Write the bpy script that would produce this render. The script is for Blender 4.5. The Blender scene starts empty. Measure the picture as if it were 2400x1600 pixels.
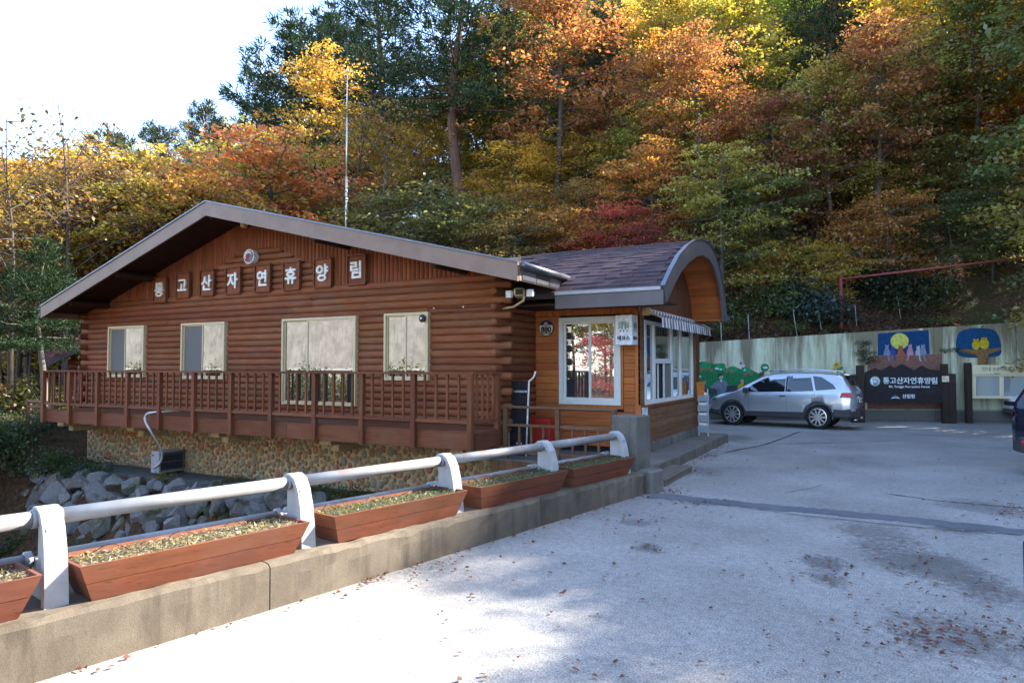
import bpy, bmesh, math, random
import numpy as np
from mathutils import Vector, Matrix
R = math.radians
random.seed(11); rng = np.random.default_rng(11)
S = bpy.context.scene
COL = S.collection
# ------------------------------------------------------------------ camera
# world X runs along the log house's front wall, Y into the house, Z up; metres
HEAD, PITCH, EYE, F = 28.3, 2.11, 1.9, 1600.0
cam = bpy.data.cameras.new('camera'); cam.sensor_width = 36; cam.lens = 24.0
cam.clip_start = 0.05; cam.clip_end = 3000
co = bpy.data.objects.new('camera', cam); COL.objects.link(co); S.camera = co
co.location = (0, 0, EYE); co.rotation_euler = (R(90 + PITCH), 0, R(HEAD))
# ------------------------------------------------------------------ sky, sun, exposure
SUN_AZ, SUN_EL = 40.0, 37.0
w = bpy.data.worlds.new('World'); S.world = w; w.use_nodes = True
nt = w.node_tree; bg = nt.nodes['Background']
sky = nt.nodes.new('ShaderNodeTexSky'); sky.sky_type = 'NISHITA'; sky.sun_disc = False
sky.sun_elevation = R(SUN_EL); sky.sun_rotation = R(SUN_AZ)
sky.air_density = .75; sky.dust_density = .5; sky.ozone_density = 1.0
nt.links.new(sky.outputs[0], bg.inputs[0]); bg.inputs[1].default_value = 0.15
sd = bpy.data.lights.new('sun', 'SUN'); sd.energy = 3.4; sd.angle = R(0.6); sd.color = (1, .93, .82)
so = bpy.data.objects.new('sun', sd); COL.objects.link(so)
sv = Vector((math.sin(R(SUN_AZ)) * math.cos(R(SUN_EL)), math.cos(R(SUN_AZ)) * math.cos(R(SUN_EL)), math.sin(R(SUN_EL))))
so.rotation_euler = sv.to_track_quat('Z', 'Y').to_euler(); so.location = (20, 20, 40)
vs = S.view_settings; vs.view_transform = 'Standard'; vs.look = 'None'; vs.gamma = 1; vs.exposure = 2.75
vs.use_curve_mapping = False
S.cycles.max_bounces = 6; S.cycles.diffuse_bounces = 3; S.cycles.transmission_bounces = 4; S.cycles.glossy_bounces = 3
S.cycles.transparent_max_bounces = 6; S.cycles.use_denoising = True
# ------------------------------------------------------------------ geometry helpers
cH, sH, cP, sP = math.cos(R(HEAD)), math.sin(R(HEAD)), math.cos(R(PITCH)), math.sin(R(PITCH))
FW = Vector((-sH * cP, cH * cP, sP)); RT = Vector((cH, sH, 0)); UP = RT.cross(FW)
O = Vector((0, 0, EYE))
def ray(u, v): return FW + RT * ((u - 1200) / F) + UP * ((800 - v) / F)
def at_z(u, v, z): d = ray(u, v); return O + d * ((z - EYE) / d.z)
def at_Y(u, v, Y): d = ray(u, v); return O + d * (Y / d.y)
def at_X(u, v, X): d = ray(u, v); return O + d * (X / d.x)
def at_pl(u, v, p, n): d = ray(u, v); return O + d * ((p - O).dot(n) / d.dot(n))
def at_d(u, v, dist): d = ray(u, v); return O + d * (dist / (d.x * -sH + d.y * cH))
def cw(lat, d): return (lat * cH - d * sH, lat * sH + d * cH)
def wc(X, Y): return (X * cH + Y * sH, -X * sH + Y * cH)

def ret(mesh, smooth=False):
    if smooth: mesh.polygons.foreach_set('use_smooth', [True] * len(mesh.polygons))
    mesh.update(); return mesh
class MB:
    """collects boxes, prisms and tubes into one mesh"""
    def __init__(s): s.v = []; s.f = []; s.m = []
    def add(s, vs, fs, mi=0):
        b = len(s.v); s.v += [tuple(p) for p in vs]; s.f += [tuple(b + i for i in f) for f in fs]; s.m += [mi] * len(fs); return s
    def box(s, x0, x1, y0, y1, z0, z1, mi=0, M=None):
        vs = [(x0, y0, z0), (x1, y0, z0), (x1, y1, z0), (x0, y1, z0), (x0, y0, z1), (x1, y0, z1), (x1, y1, z1), (x0, y1, z1)]
        if M is not None: vs = [M @ Vector(p) for p in vs]
        return s.add(vs, [(3, 2, 1, 0), (4, 5, 6, 7), (0, 1, 5, 4), (1, 2, 6, 5), (2, 3, 7, 6), (3, 0, 4, 7)], mi)
    def prism(s, poly, vec, mi=0):
        n = len(poly); vec = Vector(vec); a = [Vector(p) for p in poly]
        return s.add(a + [p + vec for p in a], [tuple(range(n))[::-1], tuple(range(n, 2 * n))] + [(i, (i + 1) % n, n + (i + 1) % n, n + i) for i in range(n)], mi)
    def tube(s, pts, rad, n=8, cap=True, mi=0):
        pts = [Vector(p) for p in pts]
        if not hasattr(rad, '__len__'): rad = [rad] * len(pts)
        rings = []; ref = None
        for i, p in enumerate(pts):
            t = (pts[min(i + 1, len(pts) - 1)] - pts[max(i - 1, 0)]).normalized()
            if ref is None: ref = Vector((0, 0, 1)) if abs(t.z) < .9 else Vector((1, 0, 0))
            a = t.cross(ref)
            if a.length < 1e-5: a = t.cross(Vector((0, 1, .3)))
            a.normalize(); b = t.cross(a).normalized(); ref = -b if ref.dot(b) < 0 else b
            ref = b
            rings.append([p + (a * math.cos(2 * math.pi * k / n) + b * math.sin(2 * math.pi * k / n)) * rad[i] for k in range(n)])
            ref = a.cross(t)
        vs = [q for r in rings for q in r]; fs = []
        for i in range(len(pts) - 1):
            for k in range(n):
                fs.append((i * n + k, i * n + (k + 1) % n, (i + 1) * n + (k + 1) % n, (i + 1) * n + k))
        if cap: fs += [tuple(range(n))[::-1], tuple(range((len(pts) - 1) * n, len(pts) * n))]
        return s.add(vs, fs, mi)
    def mesh(s, name, mats=(), smooth=False):
        me = bpy.data.meshes.new(name); me.from_pydata(s.v, [], s.f)
        for m in (mats if isinstance(mats, (list, tuple)) else [mats]): me.materials.append(m)
        if any(s.m): me.polygons.foreach_set('material_index', s.m)
        bm = bmesh.new(); bm.from_mesh(me); bmesh.ops.recalc_face_normals(bm, faces=bm.faces); bm.to_mesh(me); bm.free()
        return ret(me, smooth)
    def build(s, name, mats, parent=None, smooth=False, bevel=0, loc=None):
        me = s.mesh(name, mats, smooth)
        if bevel:
            bm = bmesh.new(); bm.from_mesh(me)
            bmesh.ops.bevel(bm, geom=list(bm.edges), offset=bevel, segments=1, affect='EDGES', clamp_overlap=True)
            bm.to_mesh(me); bm.free(); me.update()
        return link(name, me, parent)
def link(name, me, parent=None, loc=None, rot=None, scale=None, color=None):
    o = bpy.data.objects.new(name, me); COL.objects.link(o)
    if parent is not None: o.parent = parent
    if loc is not None: o.location = loc
    if rot is not None: o.rotation_euler = rot
    if scale is not None: o.scale = scale
    if color is not None: o.color = (*color, 1)
    return o
def tag(o, label=None, cat=None, group=None, kind=None):
    if label: o['label'] = label
    if cat: o['category'] = cat
    if group: o['group'] = group
    if kind: o['kind'] = kind
    return o
def thing(name, label, cat, group=None, loc=(0, 0, 0)):
    e = bpy.data.objects.new(name, None); COL.objects.link(e); e.empty_display_size = .2; e.location = loc
    return tag(e, label, cat, group)
def boxo(name, mat, parent, x0, x1, y0, y1, z0, z1, bevel=.004):
    return MB().box(x0, x1, y0, y1, z0, z1).build(name, mat, parent, bevel=bevel)
def np_mesh(name, V, Q, mat, attr=None, smooth=False):
    """fast mesh of quads"""
    me = bpy.data.meshes.new(name); V = np.asarray(V, np.float32); Q = np.asarray(Q, np.int32); k = Q.shape[1]
    me.vertices.add(len(V)); me.vertices.foreach_set('co', V.ravel())
    me.loops.add(Q.size); me.loops.foreach_set('vertex_index', Q.ravel())
    me.polygons.add(len(Q)); me.polygons.foreach_set('loop_start', np.arange(0, Q.size, k, dtype=np.int32))
    me.polygons.foreach_set('loop_total', np.full(len(Q), k, np.int32))
    if smooth: me.polygons.foreach_set('use_smooth', np.ones(len(Q), bool))
    if attr is not None:
        a = me.attributes.new('lv', 'FLOAT', 'FACE'); a.data.foreach_set('value', np.asarray(attr, np.float32))
    me.update(calc_edges=True); me.validate()
    if mat: me.materials.append(mat)
    return me
# ------------------------------------------------------------------ materials
class NT:
    def __init__(s, name):
        s.m = bpy.data.materials.new(name); s.m.use_nodes = True; s.t = s.m.node_tree; s.b = s.t.nodes['Principled BSDF']
        s.out = s.t.nodes['Material Output']
    def n(s, typ, **kw):
        nd = s.t.nodes.new('ShaderNode' + typ)
        for k, v in kw.items(): setattr(nd, k, v)
        return nd
    def l(s, a, b): s.t.links.new(a, b)
    def pos(s, scale=(1, 1, 1), obj=False):
        g = s.n('TexCoord').outputs['Object'] if obj else s.n('NewGeometry').outputs['Position']
        mp = s.n('Mapping'); mp.inputs['Scale'].default_value = scale; s.l(g, mp.inputs['Vector']); return mp.outputs[0]
    def noise(s, vec, scale, detail=4, rough=.6, dist=0):
        nd = s.n('TexNoise'); nd.inputs['Scale'].default_value = scale; nd.inputs['Detail'].default_value = detail
        nd.inputs['Roughness'].default_value = rough; nd.inputs['Distortion'].default_value = dist; s.l(vec, nd.inputs['Vector']); return nd.outputs['Fac']
    def ramp(s, fac, stops):
        r = s.n('ValToRGB'); cr = r.color_ramp
        while len(cr.elements) < len(stops): cr.elements.new(.5)
        for e, (p, c) in zip(cr.elements, stops): e.position = p; e.color = (*c, 1) if len(c) == 3 else c
        s.l(fac, r.inputs[0]); return r.outputs[0]
    def mix(s, fac, a, b, typ='MIX'):
        m = s.n('MixRGB', blend_type=typ)
        for i, x in enumerate((fac, a, b)):
            if hasattr(x, 'default_value') and hasattr(x, 'node'): s.l(x, m.inputs[i])
            elif isinstance(x, (int, float)): m.inputs[i].default_value = x if i == 0 else (x, x, x, 1)
            else: m.inputs[i].default_value = (*x, 1)
        return m.outputs[0]
    def math(s, op, a, b=0.0, c=None):
        m = s.n('Math', operation=op)
        for i, x in enumerate((a, b) if c is None else (a, b, c)):
            if hasattr(x, 'node'): s.l(x, m.inputs[i])
            else: m.inputs[i].default_value = x
        return m.outputs[0]
    def objvar(s, col, amt=.25, hue=0.0):
        oi = s.n('ObjectInfo'); h = s.n('HueSaturation')
        s.l(s.math('MULTIPLY_ADD', oi.outputs['Random'], amt, 1 - amt / 2), h.inputs['Value'])
        if hue:
            r2 = s.math('FRACT', s.math('MULTIPLY', oi.outputs['Random'], 17.3)); s.l(s.math('MULTIPLY_ADD', r2, hue, .5 - hue / 2), h.inputs['Hue'])
        s.l(col, h.inputs['Color']); return h.outputs[0]
    def bump(s, h, strength=.3, dist=.01):
        b = s.n('Bump'); b.inputs['Strength'].default_value = strength; b.inputs['Distance'].default_value = dist
        s.l(h, b.inputs['Height']); s.l(b.outputs[0], s.b.inputs['Normal'])
    def fin(s, col=None, rough=.7, metal=0, spec=.3):
        if col is not None:
            if hasattr(col, 'node'): s.l(col, s.b.inputs['Base Color'])
            else: s.b.inputs['Base Color'].default_value = (*col, 1)
        if hasattr(rough, 'node'): s.l(rough, s.b.inputs['Roughness'])
        else: s.b.inputs['Roughness'].default_value = rough
        s.b.inputs['Metallic'].default_value = metal; s.b.inputs['Specular IOR Level'].default_value = spec
        return s.m
def plain(name, col, rough=.6, metal=0, spec=.3, var=.12, sc=9):
    t = NT(name); f = t.noise(t.pos(), sc, 5)
    c = t.ramp(f, [(.3, tuple(x * (1 - var) for x in col)), (.7, tuple(min(1, x * (1 + var)) for x in col))])
    return t.fin(c, rough, metal, spec)
def wood(name, base, dark, axis=0, rough=.74, var=.38, g=22, weather=None, wamt=.5):
    t = NT(name); sc = [1, 1, 1]; sc[axis] = .09
    oi = t.n('ObjectInfo'); p = t.pos(tuple(sc)); ad = t.n('VectorMath', operation='ADD'); t.l(p, ad.inputs[0])
    cx = t.n('CombineXYZ'); k = t.math('MULTIPLY', oi.outputs['Random'], 31.0)
    for i in range(3): t.l(k, cx.inputs[i])
    t.l(cx.outputs[0], ad.inputs[1])
    f = t.noise(ad.outputs[0], g, 6, .65, .4); f2 = t.noise(ad.outputs[0], g * .17, 3)
    c = t.ramp(f, [(.28, dark), (.62, base)])
    c = t.mix(t.math('MULTIPLY', f2, .6), c, tuple(x * .5 for x in base))
    s3 = [1, 1, 1]; s3[axis] = .03; p3 = t.n('VectorMath', operation='ADD'); t.l(t.pos(tuple(s3)), p3.inputs[0]); t.l(cx.outputs[0], p3.inputs[1])
    ck = t.ramp(t.noise(p3.outputs[0], 55, 3, .6), [(.6, (0, 0, 0)), (.68, (1, 1, 1))]); c = t.mix(t.math('MULTIPLY', ck, .6), c, tuple(x * .35 for x in dark))
    fd = t.ramp(t.noise(t.pos(), 3.1, 4), [(.5, (0, 0, 0)), (.75, (1, 1, 1))]); c = t.mix(t.math('MULTIPLY', fd, .28), c, (base[0] * .75 + .04, base[1] * 1.1 + .03, base[2] * 1.3 + .03))
    vk = t.n('TexVoronoi'); vk.inputs['Scale'].default_value = 3.0; p2 = t.pos(tuple(.35 if i == axis else 1 for i in range(3))); t.l(p2, vk.inputs['Vector'])
    kn = t.ramp(vk.outputs['Distance'], [(.03, (1, 1, 1)), (.09, (0, 0, 0))])
    c = t.mix(t.math('MULTIPLY', kn, .65), c, tuple(x * .5 for x in dark))
    if weather is not None:
        wf = t.ramp(t.noise(t.pos((1, 1, 1)), 1.7, 6), [(.45, (0, 0, 0)), (.72, (1, 1, 1))])
        c = t.mix(t.math('MULTIPLY', wf, wamt), c, weather)
    c = t.objvar(c, var, .012); t.bump(f, .35, .006)
    return t.fin(c, rough, 0, .25)
def concrete(name, base, dark, streak=.6, moss=None, sc=1.0):
    t = NT(name); a = t.noise(t.pos(), 1.3 * sc, 6, .65); b = t.noise(t.pos((1, 1, .12)), 6 * sc, 5); g = t.noise(t.pos(), 120, 3)
    c = t.ramp(a, [(.3, dark), (.65, base)])
    st = t.ramp(b, [(.5, (0, 0, 0)), (.72, (1, 1, 1))]); c = t.mix(t.math('MULTIPLY', st, streak), c, tuple(x * .45 for x in dark))
    if moss: c = t.mix(t.ramp(t.noise(t.pos(), 2.2, 6), [(.55, (0, 0, 0)), (.7, (.6, .6, .6))]), c, moss)
    c = t.mix(.25, c, t.ramp(g, [(.3, (.05, .05, .05)), (.7, (1, 1, 1))]), 'OVERLAY')
    t.bump(g, .35, .004); return t.fin(c, .88, 0, .2)
def leafmat(name, trans=.4):
    t = NT(name); t.t.nodes.remove(t.b)
    oi = t.n('ObjectInfo'); at = t.n('Attribute', attribute_name='lv'); h = t.n('HueSaturation')
    t.l(oi.outputs['Color'], h.inputs['Color'])
    t.l(t.math('MULTIPLY_ADD', at.outputs['Fac'], .95, .5), h.inputs['Value'])
    r = t.math('FRACT', t.math('MULTIPLY', at.outputs['Fac'], 13.7)); t.l(t.math('MULTIPLY_ADD', r, .07, .462), h.inputs['Hue'])
    d = t.n('BsdfDiffuse'); tr = t.n('BsdfTranslucent'); gl = t.n('BsdfGlossy'); gl.inputs['Roughness'].default_value = .45
    t.l(h.outputs[0], d.inputs[0]); br = t.mix(1.0, h.outputs[0], (1.25, 1.15, .8), 'MULTIPLY'); t.l(br, tr.inputs[0])
    m = t.n('MixShader'); m.inputs[0].default_value = trans; t.l(d.outputs[0], m.inputs[1]); t.l(tr.outputs[0], m.inputs[2])
    m2 = t.n('MixShader'); m2.inputs[0].default_value = .04 if trans > .2 else .008; t.l(m.outputs[0], m2.inputs[1]); t.l(gl.outputs[0], m2.inputs[2])
    t.l(m2.outputs[0], t.out.inputs[0]); return t.m
def glass(name, refl=.45, tint=(.03, .035, .035), rough=.015, wav=.0):
    t = NT(name); t.t.nodes.remove(t.b); g = t.n('BsdfGlossy'); g.inputs['Roughness'].default_value = rough; g.inputs['Color'].default_value = (.92, .93, .92, 1)
    d = t.n('BsdfDiffuse'); d.inputs[0].default_value = (*tint, 1); lw = t.n('LayerWeight'); lw.inputs[0].default_value = .35
    f = t.math('MULTIPLY_ADD', lw.outputs['Fresnel'], .6, refl); m = t.n('MixShader'); t.l(f, m.inputs[0]); t.l(d.outputs[0], m.inputs[1]); t.l(g.outputs[0], m.inputs[2])
    if wav:
        b = t.n('Bump'); b.inputs['Strength'].default_value = wav; b.inputs['Distance'].default_value = .01; t.l(t.noise(t.pos(), 2.5, 2), b.inputs['Height']); t.l(b.outputs[0], g.inputs['Normal'])
    t.l(m.outputs[0], t.out.inputs[0]); return t.m
def paint(name, col, rough=.85): return plain(name, col, rough, 0, .2, .3, 14)

LOG, LOGD = (.31, .1, .036), (.15, .045, .017)
M = dict(
    logx=wood('log_stain_x', LOG, LOGD, 0, weather=(.2, .105, .062)), logy=wood('log_stain_y', LOG, LOGD, 1, weather=(.13, .065, .042)), logz=wood('log_stain_z', (.32, .096, .035), LOGD, 2, g=18),
    deckx=wood('deck_stain_x', (.24, .08, .034), (.13, .041, .018), 0, weather=(.17, .1, .05)), decky=wood('deck_stain_y', (.25, .08, .038), (.13, .04, .019), 1), deckz=wood('deck_stain_z', (.26, .086, .036), (.14, .044, .018), 2),
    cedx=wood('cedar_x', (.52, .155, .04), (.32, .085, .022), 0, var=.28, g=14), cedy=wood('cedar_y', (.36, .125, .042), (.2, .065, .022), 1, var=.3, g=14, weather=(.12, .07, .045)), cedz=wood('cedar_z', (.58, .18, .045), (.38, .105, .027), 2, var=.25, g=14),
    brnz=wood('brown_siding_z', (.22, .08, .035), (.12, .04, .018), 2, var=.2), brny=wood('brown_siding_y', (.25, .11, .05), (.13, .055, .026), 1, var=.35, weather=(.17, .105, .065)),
    plant=wood('planter_stain', (.22, .068, .031), (.13, .04, .019), 1, var=.2, g=12, weather=(.13, .06, .042), wamt=.65),
    fence=wood('fence_wood', (.22, .115, .055), (.11, .055, .028), 0, var=.3, weather=(.16, .12, .08)),
    oldwood=wood('grey_wood', (.2, .17, .13), (.1, .085, .065), 1, var=.3),
    cream=plain('cream_timber', (.52, .38, .2), .75, var=.3, sc=14),
    bargeb=plain('slate_metal', (.115, .1, .1), .5, .1, .4, .14, 3), barge=plain('brown_metal', (.23, .15, .105), .55, .1, .4, .14, 3), trim=plain('blue_grey_trim', (.13, .135, .16), .35, .6, .5, .2, 6),
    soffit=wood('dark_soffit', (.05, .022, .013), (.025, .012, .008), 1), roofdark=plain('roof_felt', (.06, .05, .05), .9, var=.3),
    ivory=plain('ivory_frame', (.62, .5, .28), .45, 0, .4, .08), white=plain('white_frame', (.62, .61, .57), .4, 0, .4, .06), bone=plain('white_paint', (.36, .362, .36), .6, 0, .3, .1),
    glass=glass('window_glass', .29, wav=.03), glassb=glass('booth_glass', .34, (.05, .055, .05)), screen=plain('insect_screen', (.17, .16, .145), .8, 0, .2, .1, 40), dim=plain('room_dark', (.02, .02, .02), .9),
    mortar=concrete('stone_mortar', (.55, .42, .24), (.4, .3, .16), .1), con=concrete('kerb_concrete', (.17, .138, .1), (.085, .068, .05), .6), cong=concrete('grey_concrete', (.2, .185, .16), (.11, .1, .085), .6, (.07, .075, .04)),
    plat=concrete('platform_concrete', (.17, .16, .14), (.11, .1, .085), .3), black=plain('black_plastic', (.012, .012, .014), .5), dgrey=plain('dark_grey', (.05, .05, .055), .5),
    redbox=plain('red_paint', (.42, .03, .02), .45), redpipe=plain('red_brown_pipe', (.28, .05, .05), .5, var=.25), steel=plain('white_steel', (.62, .62, .6), .4, .2, .4, .1), pole=plain('pole_steel', (.55, .56, .55), .35, .5, .5, .15, 3),
    signb=wood('sign_board', (.035, .026, .03), (.02, .016, .018), 0, var=.1), post=wood('sign_post', (.055, .032, .026), (.03, .018, .015), 2, var=.2), navy=paint('navy', (.012, .022, .09), .4),
    green=paint('logo_green', (.02, .24, .1), .5), logored=paint('logo_red', (.45, .02, .02), .5), blackp=paint('print_black', (.012, .012, .012), .6), paper=paint('paper', (.7, .72, .75), .6), wht=paint('letter_white', (.8, .78, .7), .6),
    soil=plain('soil', (.06, .045, .03), .95, var=.6, sc=60), hose=plain('hose', (.62, .64, .66), .4), orange=paint('orange_box', (.5, .16, .03), .5),
)
def mk_pipe():
    t = NT('rail_paint'); f = t.noise(t.pos(), 7, 8, .7); z = t.n('SeparateXYZ'); t.l(t.n('NewGeometry').outputs['Normal'], z.inputs[0])
    base = t.ramp(t.noise(t.pos(), 3, 5), [(.3, (.2, .203, .205)), (.7, (.3, .303, .305))])
    msk = t.math('MULTIPLY', t.ramp(f, [(.5, (0, 0, 0)), (.57, (1, 1, 1))]), t.ramp(z.outputs[2], [(.1, (0, 0, 0)), (.6, (1, 1, 1))]))
    sy = t.n('SeparateXYZ'); t.l(t.n('NewGeometry').outputs['Position'], sy.inputs[0])
    msk = t.math('MULTIPLY', msk, t.ramp(t.math('MULTIPLY', sy.outputs[1], .1), [(.42, (.1, .1, .1)), (.52, (1, 1, 1))]))
    c = t.mix(t.math('MULTIPLY', msk, .8), base, (.28, .15, .08)); return t.fin(c, .5, .1, .45)
M['rail'] = mk_pipe()
def mk_stone(name, stops, moss=None):
    t = NT(name); oi = t.n('ObjectInfo'); ri = t.n('NewGeometry'); c = t.ramp(t.math('FRACT', t.math('ADD', oi.outputs['Random'], ri.outputs['Random Per Island'])), stops); f = t.noise(t.pos(), 22, 6, .7)
    c = t.mix(.55, c, t.ramp(f, [(.3, (.25, .25, .25)), (.7, (.8, .8, .8))]), 'OVERLAY')
    if moss: c = t.mix(t.ramp(t.noise(t.pos(), 1.9, 7, .7), [(.5, (0, 0, 0)), (.63, (.85, .85, .85))]), c, moss)
    t.bump(f, .9, .02); return t.fin(c, .88, 0, .2)
M['pebble'] = mk_stone('river_pebble', [(0, (.38, .25, .12)), (.25, (.3, .24, .14)), (.45, (.27, .25, .17)), (.62, (.42, .28, .14)), (.8, (.38, .15, .08)), (1, (.32, .23, .13))])
M['boulder'] = mk_stone('boulder_stone', [(0, (.12, .115, .105)), (.5, (.2, .194, .185)), (.8, (.16, .145, .122)), (1, (.25, .25, .245))], (.07, .075, .018))
def mk_shingle():
    t = NT('shingle'); f = t.noise(t.pos(), 60, 4); c = t.ramp(f, [(.3, (.036, .019, .024)), (.7, (.064, .034, .04))]); c = t.mix(t.ramp(t.noise(t.pos(), 1.6, 5), [(.45, (0, 0, 0)), (.75, (.5, .5, .5))]), c, (.065, .05, .055))
    c = t.objvar(c, .25, .0); t.bump(f, .4, .004); return t.fin(c, .8, 0, .3)
M['shingle'] = mk_shingle()
def mk_wallpaint():
    t = NT('green_wall_paint'); a = t.noise(t.pos((1, 1, .1)), 2.2, 7, .65); sz = t.n('SeparateXYZ'); t.l(t.n('NewGeometry').outputs['Position'], sz.inputs[0])
    top = t.ramp(t.math('MULTIPLY', sz.outputs[2], .3), [(.25, (0, 0, 0)), (.95, (1, 1, 1))])
    c = t.ramp(t.noise(t.pos(), .9, 5), [(.3, (.48, .5, .34)), (.7, (.66, .67, .47))])
    st = t.ramp(t.math('MULTIPLY_ADD', top, .2, a), [(.52, (0, 0, 0)), (.7, (1, 1, 1))])
    c = t.mix(t.math('MULTIPLY', st, .85), c, (.13, .095, .055))
    low = t.ramp(sz.outputs[2], [(.36, (1, 1, 1)), (.46, (0, 0, 0))]); c = t.mix(low, c, (.15, .145, .13)); t.bump(t.noise(t.pos(), 30, 4), .3, .01)
    return t.fin(c, .9, 0, .2)
M['wall'] = mk_wallpaint()
def mk_road():
    t = NT('road_concrete'); P = t.pos(); a = t.noise(P, .55, 7, .62); g = t.noise(P, 75, 4, .7); g2 = t.noise(P, 14, 5, .7)
    c = t.ramp(a, [(.3, (.178, .168, .153)), (.68, (.288, .273, .25))])
    c = t.mix(.75, c, t.ramp(g, [(.34, (.1, .1, .1)), (.64, (.92, .92, .92))]), 'OVERLAY'); c = t.mix(.45, c, t.ramp(g2, [(.35, (.3, .3, .3)), (.65, (.72, .72, .72))]), 'OVERLAY')
    vz = t.n('TexVoronoi'); vz.inputs['Scale'].default_value = 95; t.l(P, vz.inputs['Vector']); c = t.mix(t.ramp(vz.outputs['Distance'], [(.1, (.45, .45, .45)), (.2, (0, 0, 0))]), c, (.1, .09, .085))
    sp = t.n('SeparateXYZ'); t.l(P, sp.inputs[0])
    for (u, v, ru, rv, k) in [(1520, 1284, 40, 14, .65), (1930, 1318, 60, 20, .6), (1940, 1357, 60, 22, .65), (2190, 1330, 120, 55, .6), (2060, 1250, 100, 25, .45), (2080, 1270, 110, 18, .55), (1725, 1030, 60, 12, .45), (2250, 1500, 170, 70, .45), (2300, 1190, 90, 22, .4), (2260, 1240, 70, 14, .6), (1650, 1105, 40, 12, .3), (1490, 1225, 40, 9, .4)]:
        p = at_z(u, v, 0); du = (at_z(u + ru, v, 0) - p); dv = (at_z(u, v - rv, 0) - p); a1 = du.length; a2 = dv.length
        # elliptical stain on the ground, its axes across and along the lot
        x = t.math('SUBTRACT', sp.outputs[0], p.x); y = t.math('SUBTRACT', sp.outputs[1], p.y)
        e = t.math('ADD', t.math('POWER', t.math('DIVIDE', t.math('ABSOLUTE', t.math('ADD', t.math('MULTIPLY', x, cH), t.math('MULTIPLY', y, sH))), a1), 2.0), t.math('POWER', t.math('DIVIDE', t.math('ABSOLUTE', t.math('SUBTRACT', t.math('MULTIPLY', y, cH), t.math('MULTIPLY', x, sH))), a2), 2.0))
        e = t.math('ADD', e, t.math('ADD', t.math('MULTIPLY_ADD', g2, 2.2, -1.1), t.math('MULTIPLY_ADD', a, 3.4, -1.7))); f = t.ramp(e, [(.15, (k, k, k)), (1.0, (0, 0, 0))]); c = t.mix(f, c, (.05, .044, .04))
    t.bump(g, .5, .004); return t.fin(c, .86, 0, .25)
M['road'] = mk_road()
M['patch'] = concrete('asphalt_patch', (.135, .14, .15), (.09, .095, .105), .1)
def mk_litter():
    t = NT('hill_litter'); P = t.pos(); c = t.ramp(t.noise(P, 9, 8, .75), [(.3, (.03, .02, .013)), (.5, (.09, .05, .028)), (.66, (.17, .095, .05)), (.8, (.24, .15, .08))])
    c = t.mix(t.ramp(t.noise(P, .5, 4), [(.5, (0, 0, 0)), (.7, (.7, .7, .7))]), c, (.045, .055, .018)); t.bump(t.noise(P, 7, 6), 1, .12); return t.fin(c, .95, 0, .1)
M['litter'] = mk_litter()
M['leaf'] = leafmat('leaf', .56); M['needle'] = leafmat('needle', .15)
M['bark'] = wood('bark', (.12, .095, .075), (.045, .036, .03), 2, .95, .4, 14); M['pbark'] = wood('pine_bark', (.2, .11, .075), (.08, .045, .035), 2, .95, .3, 9); M['gbark'] = wood('pale_bark', (.2, .18, .155), (.09, .08, .07), 2, .95, .3, 9)
# ------------------------------------------------------------------ lettering (built-in font), as meshes
TXT = {}
def prep(items):
    tmp = []
    for key, body, size, ext, off in items:
        cu = bpy.data.curves.new('lettering', 'FONT'); cu.body = body; cu.size = size; cu.extrude = ext; cu.offset = off
        cu.align_x = 'CENTER'; cu.align_y = 'CENTER'; cu.resolution_u = 3
        o = bpy.data.objects.new('lettering', cu); COL.objects.link(o); tmp.append((key, o))
    bpy.context.view_layer.update(); dg = bpy.context.evaluated_depsgraph_get()
    for key, o in tmp:
        me = bpy.data.meshes.new_from_object(o.evaluated_get(dg)); V = np.array([v.co[:] for v in me.vertices])
        if len(V):
            mid = (V.max(0) + V.min(0)) / 2
            for v in me.vertices: v.co = Vector((v.co.x - mid[0], v.co.y - mid[1], v.co.z))
        TXT[key] = me; bpy.data.objects.remove(o)
NAME = '통고산자연휴양림'
prep([('h%d' % i, ch, .40, .018, .012) for i, ch in enumerate(NAME)] + [('sign', NAME, .238, .006, .004), ('eng', 'Mt, Tonggo Recreation Forest', .106, .005, .0015), ('kfs', '산림청', .15, .004, .003),
      ('ticket', '매표소', .095, .002, .003), ('880', '880', .155, .002, .006), ('road', '불영계곡로', .05, .002, .001), ('info', '안내 INFORMATION', .16, .003, .002), ('ban', NAME, .06, .002, .001), ('ban3', '산림청', .06, .002, .001)])
def put(key, mat, parent, loc, rot, name='lettering', sc=1):
    me = TXT[key]
    if not me.materials: me.materials.append(mat)
    return link(name, me, parent, loc, rot, (sc, sc, sc))
FRONT = (R(90), 0, 0)              # text facing -Y
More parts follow.
